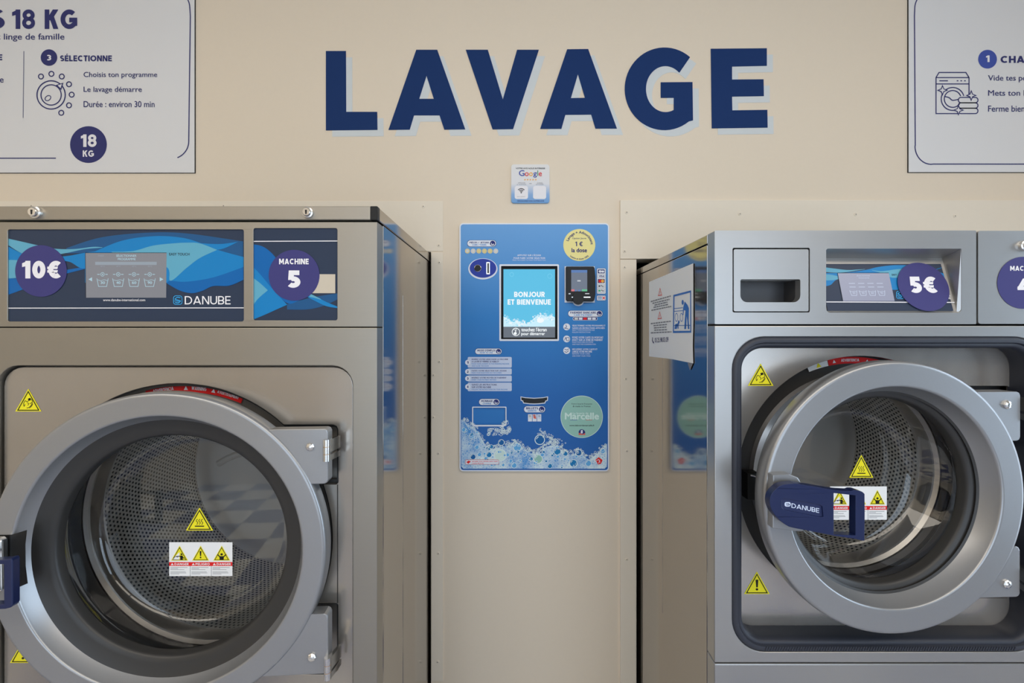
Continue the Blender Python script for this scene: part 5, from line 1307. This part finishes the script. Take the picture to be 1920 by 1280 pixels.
for k in range(3): mb.stroke(KF, [(1120.6, 556.3 + 2.2 * k), (1128.5, 556.3 + 2.2 * k)], 1.0, I['navy2' if k == 0 else 'bluetext'], .0008)
mb.stroke(KF, [(1129.5, 556), (1134.3, 561)], 1.4, I['red'], .0008); mb.stroke(KF, [(1134.3, 556), (1129.5, 561)], 1.4, I['red'], .0009)
mb.build('payment_marks', tk, 'white plate with five card marks in a column')
pill('card_label', 1065.3, 582.3, 1129.6, 593.3, 'PAIEMENT BANCAIRE', 'CARD PAYMENT', label='white pill label under the card reader')
mb = MB(); mb.pflat(KF, [rr(1074, 593.9, 1120.3, 600.6, 3)], I['pill'], .0004); mb.pflat(KF, [rr(1074.8, 594.4, 1119.6, 600, 2.6)], I['navy2'], .0006)
for k, c in enumerate(('coin', 'pill', 'red', 'pill', 'pill')): mb.pflat(KF, [rr(1077 + 8.3 * k, 595.2, 1083.8 + 8.3 * k, 599.3, .5)], I[c], .0008)
mb.build('card_strip', tk)
ST = [(612.6, ('SÉLECTIONNEZ VOTRE PROGRAMME ET', 'SUIVEZ LES INSTRUCTIONS AFFICHÉES', 'SELECT YOUR PROGRAMME AND', 'FOLLOW INSTRUCTIONS'), (62, 61, 42, 34)),
      (635.2, ('POSEZ VOTRE CARTE OU MONTANT', 'EXACT SUR LA ZONE DE PAIEMENT', 'PLACE YOUR CARD OR PHONE', 'AND WAIT FOR CONFIRMATION'), (58, 57, 39, 44)),
      (657.0, ('RÉCUPÉREZ VOTRE CARTE ET', 'LANCEZ VOTRE MACHINE', 'REMOVE YOUR CARD', 'AND START YOUR CYCLE'), (47, 37, 33, 34))]
for k, (y, tx, wd) in enumerate(ST):
    mb = MB(); mb.pflat(KF, [ell(1062.5, y, 6.4, n=30)], I['pill'], .0005)
    if k == 0: mb.stroke(KF, [(1061, 608.5), (1062.5, 613), (1058.5, 615), (1066, 616.5)], 1.0, I['navy2'], .0007)
    if k == 1: mb.stroke(KF, rr(1062, 632.5, 1067, 638.5, 1), .8, I['navy2'], .0007, closed=True); mb.stroke(KF, [(1058, 638), (1060.5, 632), (1062, 638)], .8, I['navy2'], .0007)
    if k == 2: mb.stroke(KF, [(1058.5, 654.5), (1063, 656), (1066.5, 653.5)], 1, I['navy2'], .0007); mb.stroke(KF, [(1058.5, 658.5), (1062, 660.5), (1066.5, 657)], 1, I['navy2'], .0007)
    yy = (y - 4.6, y + .1, y + 4.8, y + 8.8); hh = (3.6, 3.6, 2.5, 2.5)
    for s_, w_, a, h_ in zip(tx, wd, yy, hh): mb.text(KF, s_, (1073, a, 1073 + w_, a + h_), I['pill' if h_ > 3 else 'bar'], .0005, **({'bold': .17} if h_ > 3 else {'off': .01}))
    mb.build('payment_step', tk, ('step with a touching finger icon', 'step with a card and hand icon', 'step with a hand icon, lowest of the three')[k])
# how to use
pill('how_to_label', 891.2, 653.3, 940.5, 663.8, "MODE D'EMPLOI", 'HOW TO USE', label='white pill label above the numbered steps')
BR = [(669, 689, 679.2, ('INSÉREZ VOTRE LINGE DANS LA MACHINE', 'À LAVER ET FERMEZ LE HUBLOT', 'PLACE YOUR LAUNDRY IN THE WASHING MACHINE', 'AND CLOSE THE DOOR'), (68, 51, 70, 32)),
      (690.6, 702, 696.5, ('FAITES VOTRE SÉLECTION SUR L’ÉCRAN', 'MAKE YOUR SELECTION ON THE SCREEN'), (65, 56)),
      (703.6, 715.2, 709.3, ('INSÉREZ VOTRE MOYEN DE PAIEMENT', 'INSERT YOUR PAYMENT METHOD'), (65, 46)),
      (717, 733, 724.7, ('SUIVEZ LES INSTRUCTIONS', 'SUR VOTRE MACHINE', 'FOLLOW THE INSTRUCTIONS ON YOUR MACHINE'), (47, 36, 67))]
for k, (a, b, c, tx, wd) in enumerate(BR):
    mb = MB(); mb.pflat(KF, [rr(877, a, 959.5, b, 2.2)], I['bar'], .0004)
    mb.pflat(KF, [ell(877, c, 4.9, n=24)], I['pill'], .0006); mb.text(KF, str(k + 1), (875.5, c - 2.2, 878.6, c + 2.2), I['navy2'], .0008, bold=.22)
    n_ = len(tx); y = a + 2.4
    for j, (s_, w_) in enumerate(zip(tx, wd)):
        fr_ = (n_ == 2 and j == 0) or (n_ == 4 and j < 2) or (n_ == 3 and j < 2)
        h_ = 3.1 if fr_ else 2.4
        mb.text(KF, s_.replace('’', "'"), (884.5, y, 884.5 + w_, y + h_), I['navy2' if fr_ else 'bluetext'], .0007, **({'bold': .17} if fr_ else {'off': .012}))
        y += 4.6 if fr_ else 4.0
    mb.build('instruction_bar', tk, 'pale bar numbered %d in the how-to list' % (k + 1))
# change tray, bill slot
pill('change_label', 898.3, 747.7, 936.5, 759, 'MONNAIE', 'CHANGE', label='white pill label above the change tray')
mb = MB(); mb.pflat(KF, [rr(885.3, 762, 949.7, 799, (1.5, 1.5, 6, 6)), rr(887.3, 763.8, 947.8, 796.2, (1, 1, 4, 4))], I['pill'], .0016, .0015); ct = mb.build('change_tray', tk, 'white framed change tray flap')
mb = MB(); mb.pflat(WF, [rr(886.5, 763, 948.5, 797, (1, 1, 5, 5))], kp, .0072, .004); mb.build('flap', ct, 'recessed blue flap')
pill('bill_label', 982.6, 761.2, 1022, 772.8, 'BILLETS', 'BANKNOTES', label='white pill label under the banknote slot')
mb = MB(); bo = [(975.8, 742.8), (985, 744.6), (1001.5, 745.6), (1018, 744.6), (1027.6, 742.8), (1027.2, 750.8), (1023.8, 752), (1022, 756), (1010, 757.4), (1001.5, 757.8), (993, 757.4), (981, 755.8), (979.6, 752), (976.2, 750.6)]
bi = [(977.4, 744.4), (985, 745.9), (1001.5, 747), (1018, 745.9), (1026, 744.4), (1025.7, 749.6), (1022.6, 750.6), (1021, 754.3), (1010, 755.7), (1001.5, 756), (993, 755.7), (982, 754.3), (980.8, 750.6), (977.6, 749.4)]
mb.pflat(KF, [bo], I['pill'], .0012, .0011); bs = mb.build('banknote_slot', tk, 'black curved banknote slot in a white rim')
mb = MB(); mb.pflat(KF, [bi], M['black'], .0020, .0007); mb.build('slot', bs, bevel=.0004)
mb = MB()
for k, c in enumerate(('coin', 'softred', 'bar')): mb.pflat(KF, [rr(990 + 8.6 * k, 776.3, 997.6 + 8.6 * k, 789.8, .4)], I['pill'], .0004); mb.pflat(KF, [[(990.6 + 8.6 * k, 777), (995 + 8.6 * k, 777), (997 + 8.6 * k, 785), (992 + 8.6 * k, 784)]], I[c], .0006); mb.stroke(KF, [(992 + 8.6 * k, 779.5), (996 + 8.6 * k, 779.5)], 1.2, I['grey'], .0008)
mb.build('banknote_pictures', tk)
# green sticker
mb = MB(); mb.pflat(KF, [ell(1090.6, 781, 39.6, n=72)], I['mintlight'], .0010, .0004); mb.pflat(KF, [ell(1090.6, 781, 38.6, n=72)], I['mint'], .0012)
mb.text(KF, 'Votre laverie française', (1071, 755.3, 1110, 758.6), I['ink'], .0014); mb.text(KF, '& made in France', (1074, 759.6, 1107, 762.8), I['ink'], .0014)
mb.text(KF, 'Marcelle', (1059, 773, 1123, 786.2), I['mintlight'], .0014, off=.03); mb.text(KF, 'La laverie de', (1074, 772.4, 1103, 776), I['mintlight'], .0016, off=.02)
mb.stroke(KF, [(1069, 787), (1082, 787)], .8, I['google_blue'], .0014); mb.stroke(KF, [(1098, 787), (1110, 787)], .8, I['softred'], .0014)
mb.text(KF, 'www.lelavoirdemarcelle.fr', (1067.5, 795.5, 1114.5, 798.6), I['ink'], .0014, off=.015)
mb.pflat(KF, [[(1084.7, 815), (1085, 808), (1087.5, 805), (1091, 804.2), (1094.5, 805.5), (1097, 809), (1097.3, 815)]], I['navy2'], .0014); mb.pflat(KF, [[(1088.7, 812), (1089, 806), (1092.5, 805.5), (1092.5, 812)]], I['pill'], .0016); mb.pflat(KF, [[(1085, 811), (1088, 811.5), (1092, 813.6), (1097, 811.2), (1097.3, 815), (1084.7, 815)]], I['softred'], .0016)
mb.build('brand_sticker', tk, 'round mint green sticker with white serif lettering')
mb = MB(); mb.pflat(KF, [rr(872.5, 861, 935.6, 870, 2.5)], I['softred'], .0026); mb.pflat(KF, [rr(873, 861.5, 935.1, 869.5, 2.2)], I['pill'], .0028); mb.pflat(KF, [[(874.5, 865.5), (879, 862.6), (883, 864.5), (878.5, 868.6)]], I['red'], .0030); mb.text(KF, "APPAREIL SOUS SURVEILLANCE VIDÉO", (885, 863, 933.5, 865.3), I['red'], .0030, bold=.17); mb.text(KF, 'CAISSE RELEVÉE', (885, 866.4, 907, 868.6), I['red'], .0030, bold=.17); mb.build('security_label', tk, 'small white label with red lettering')
mb = MB(); mb.pflat(KF, [[(1116, 861.5), (1122.3, 856.3), (1129.5, 861.8), (1126.5, 868.5), (1121, 870), (1118.5, 865)]], I['red'], .0026); mb.stroke(KF, [(1117.5, 863), (1122, 860.5), (1125, 866)], .9, I['pill'], .0028); mb.stroke(KF, [(1122, 868), (1124.5, 861.5)], .9, I['pill'], .0028); mb.build('red_mark', tk, 'small red house shaped mark')
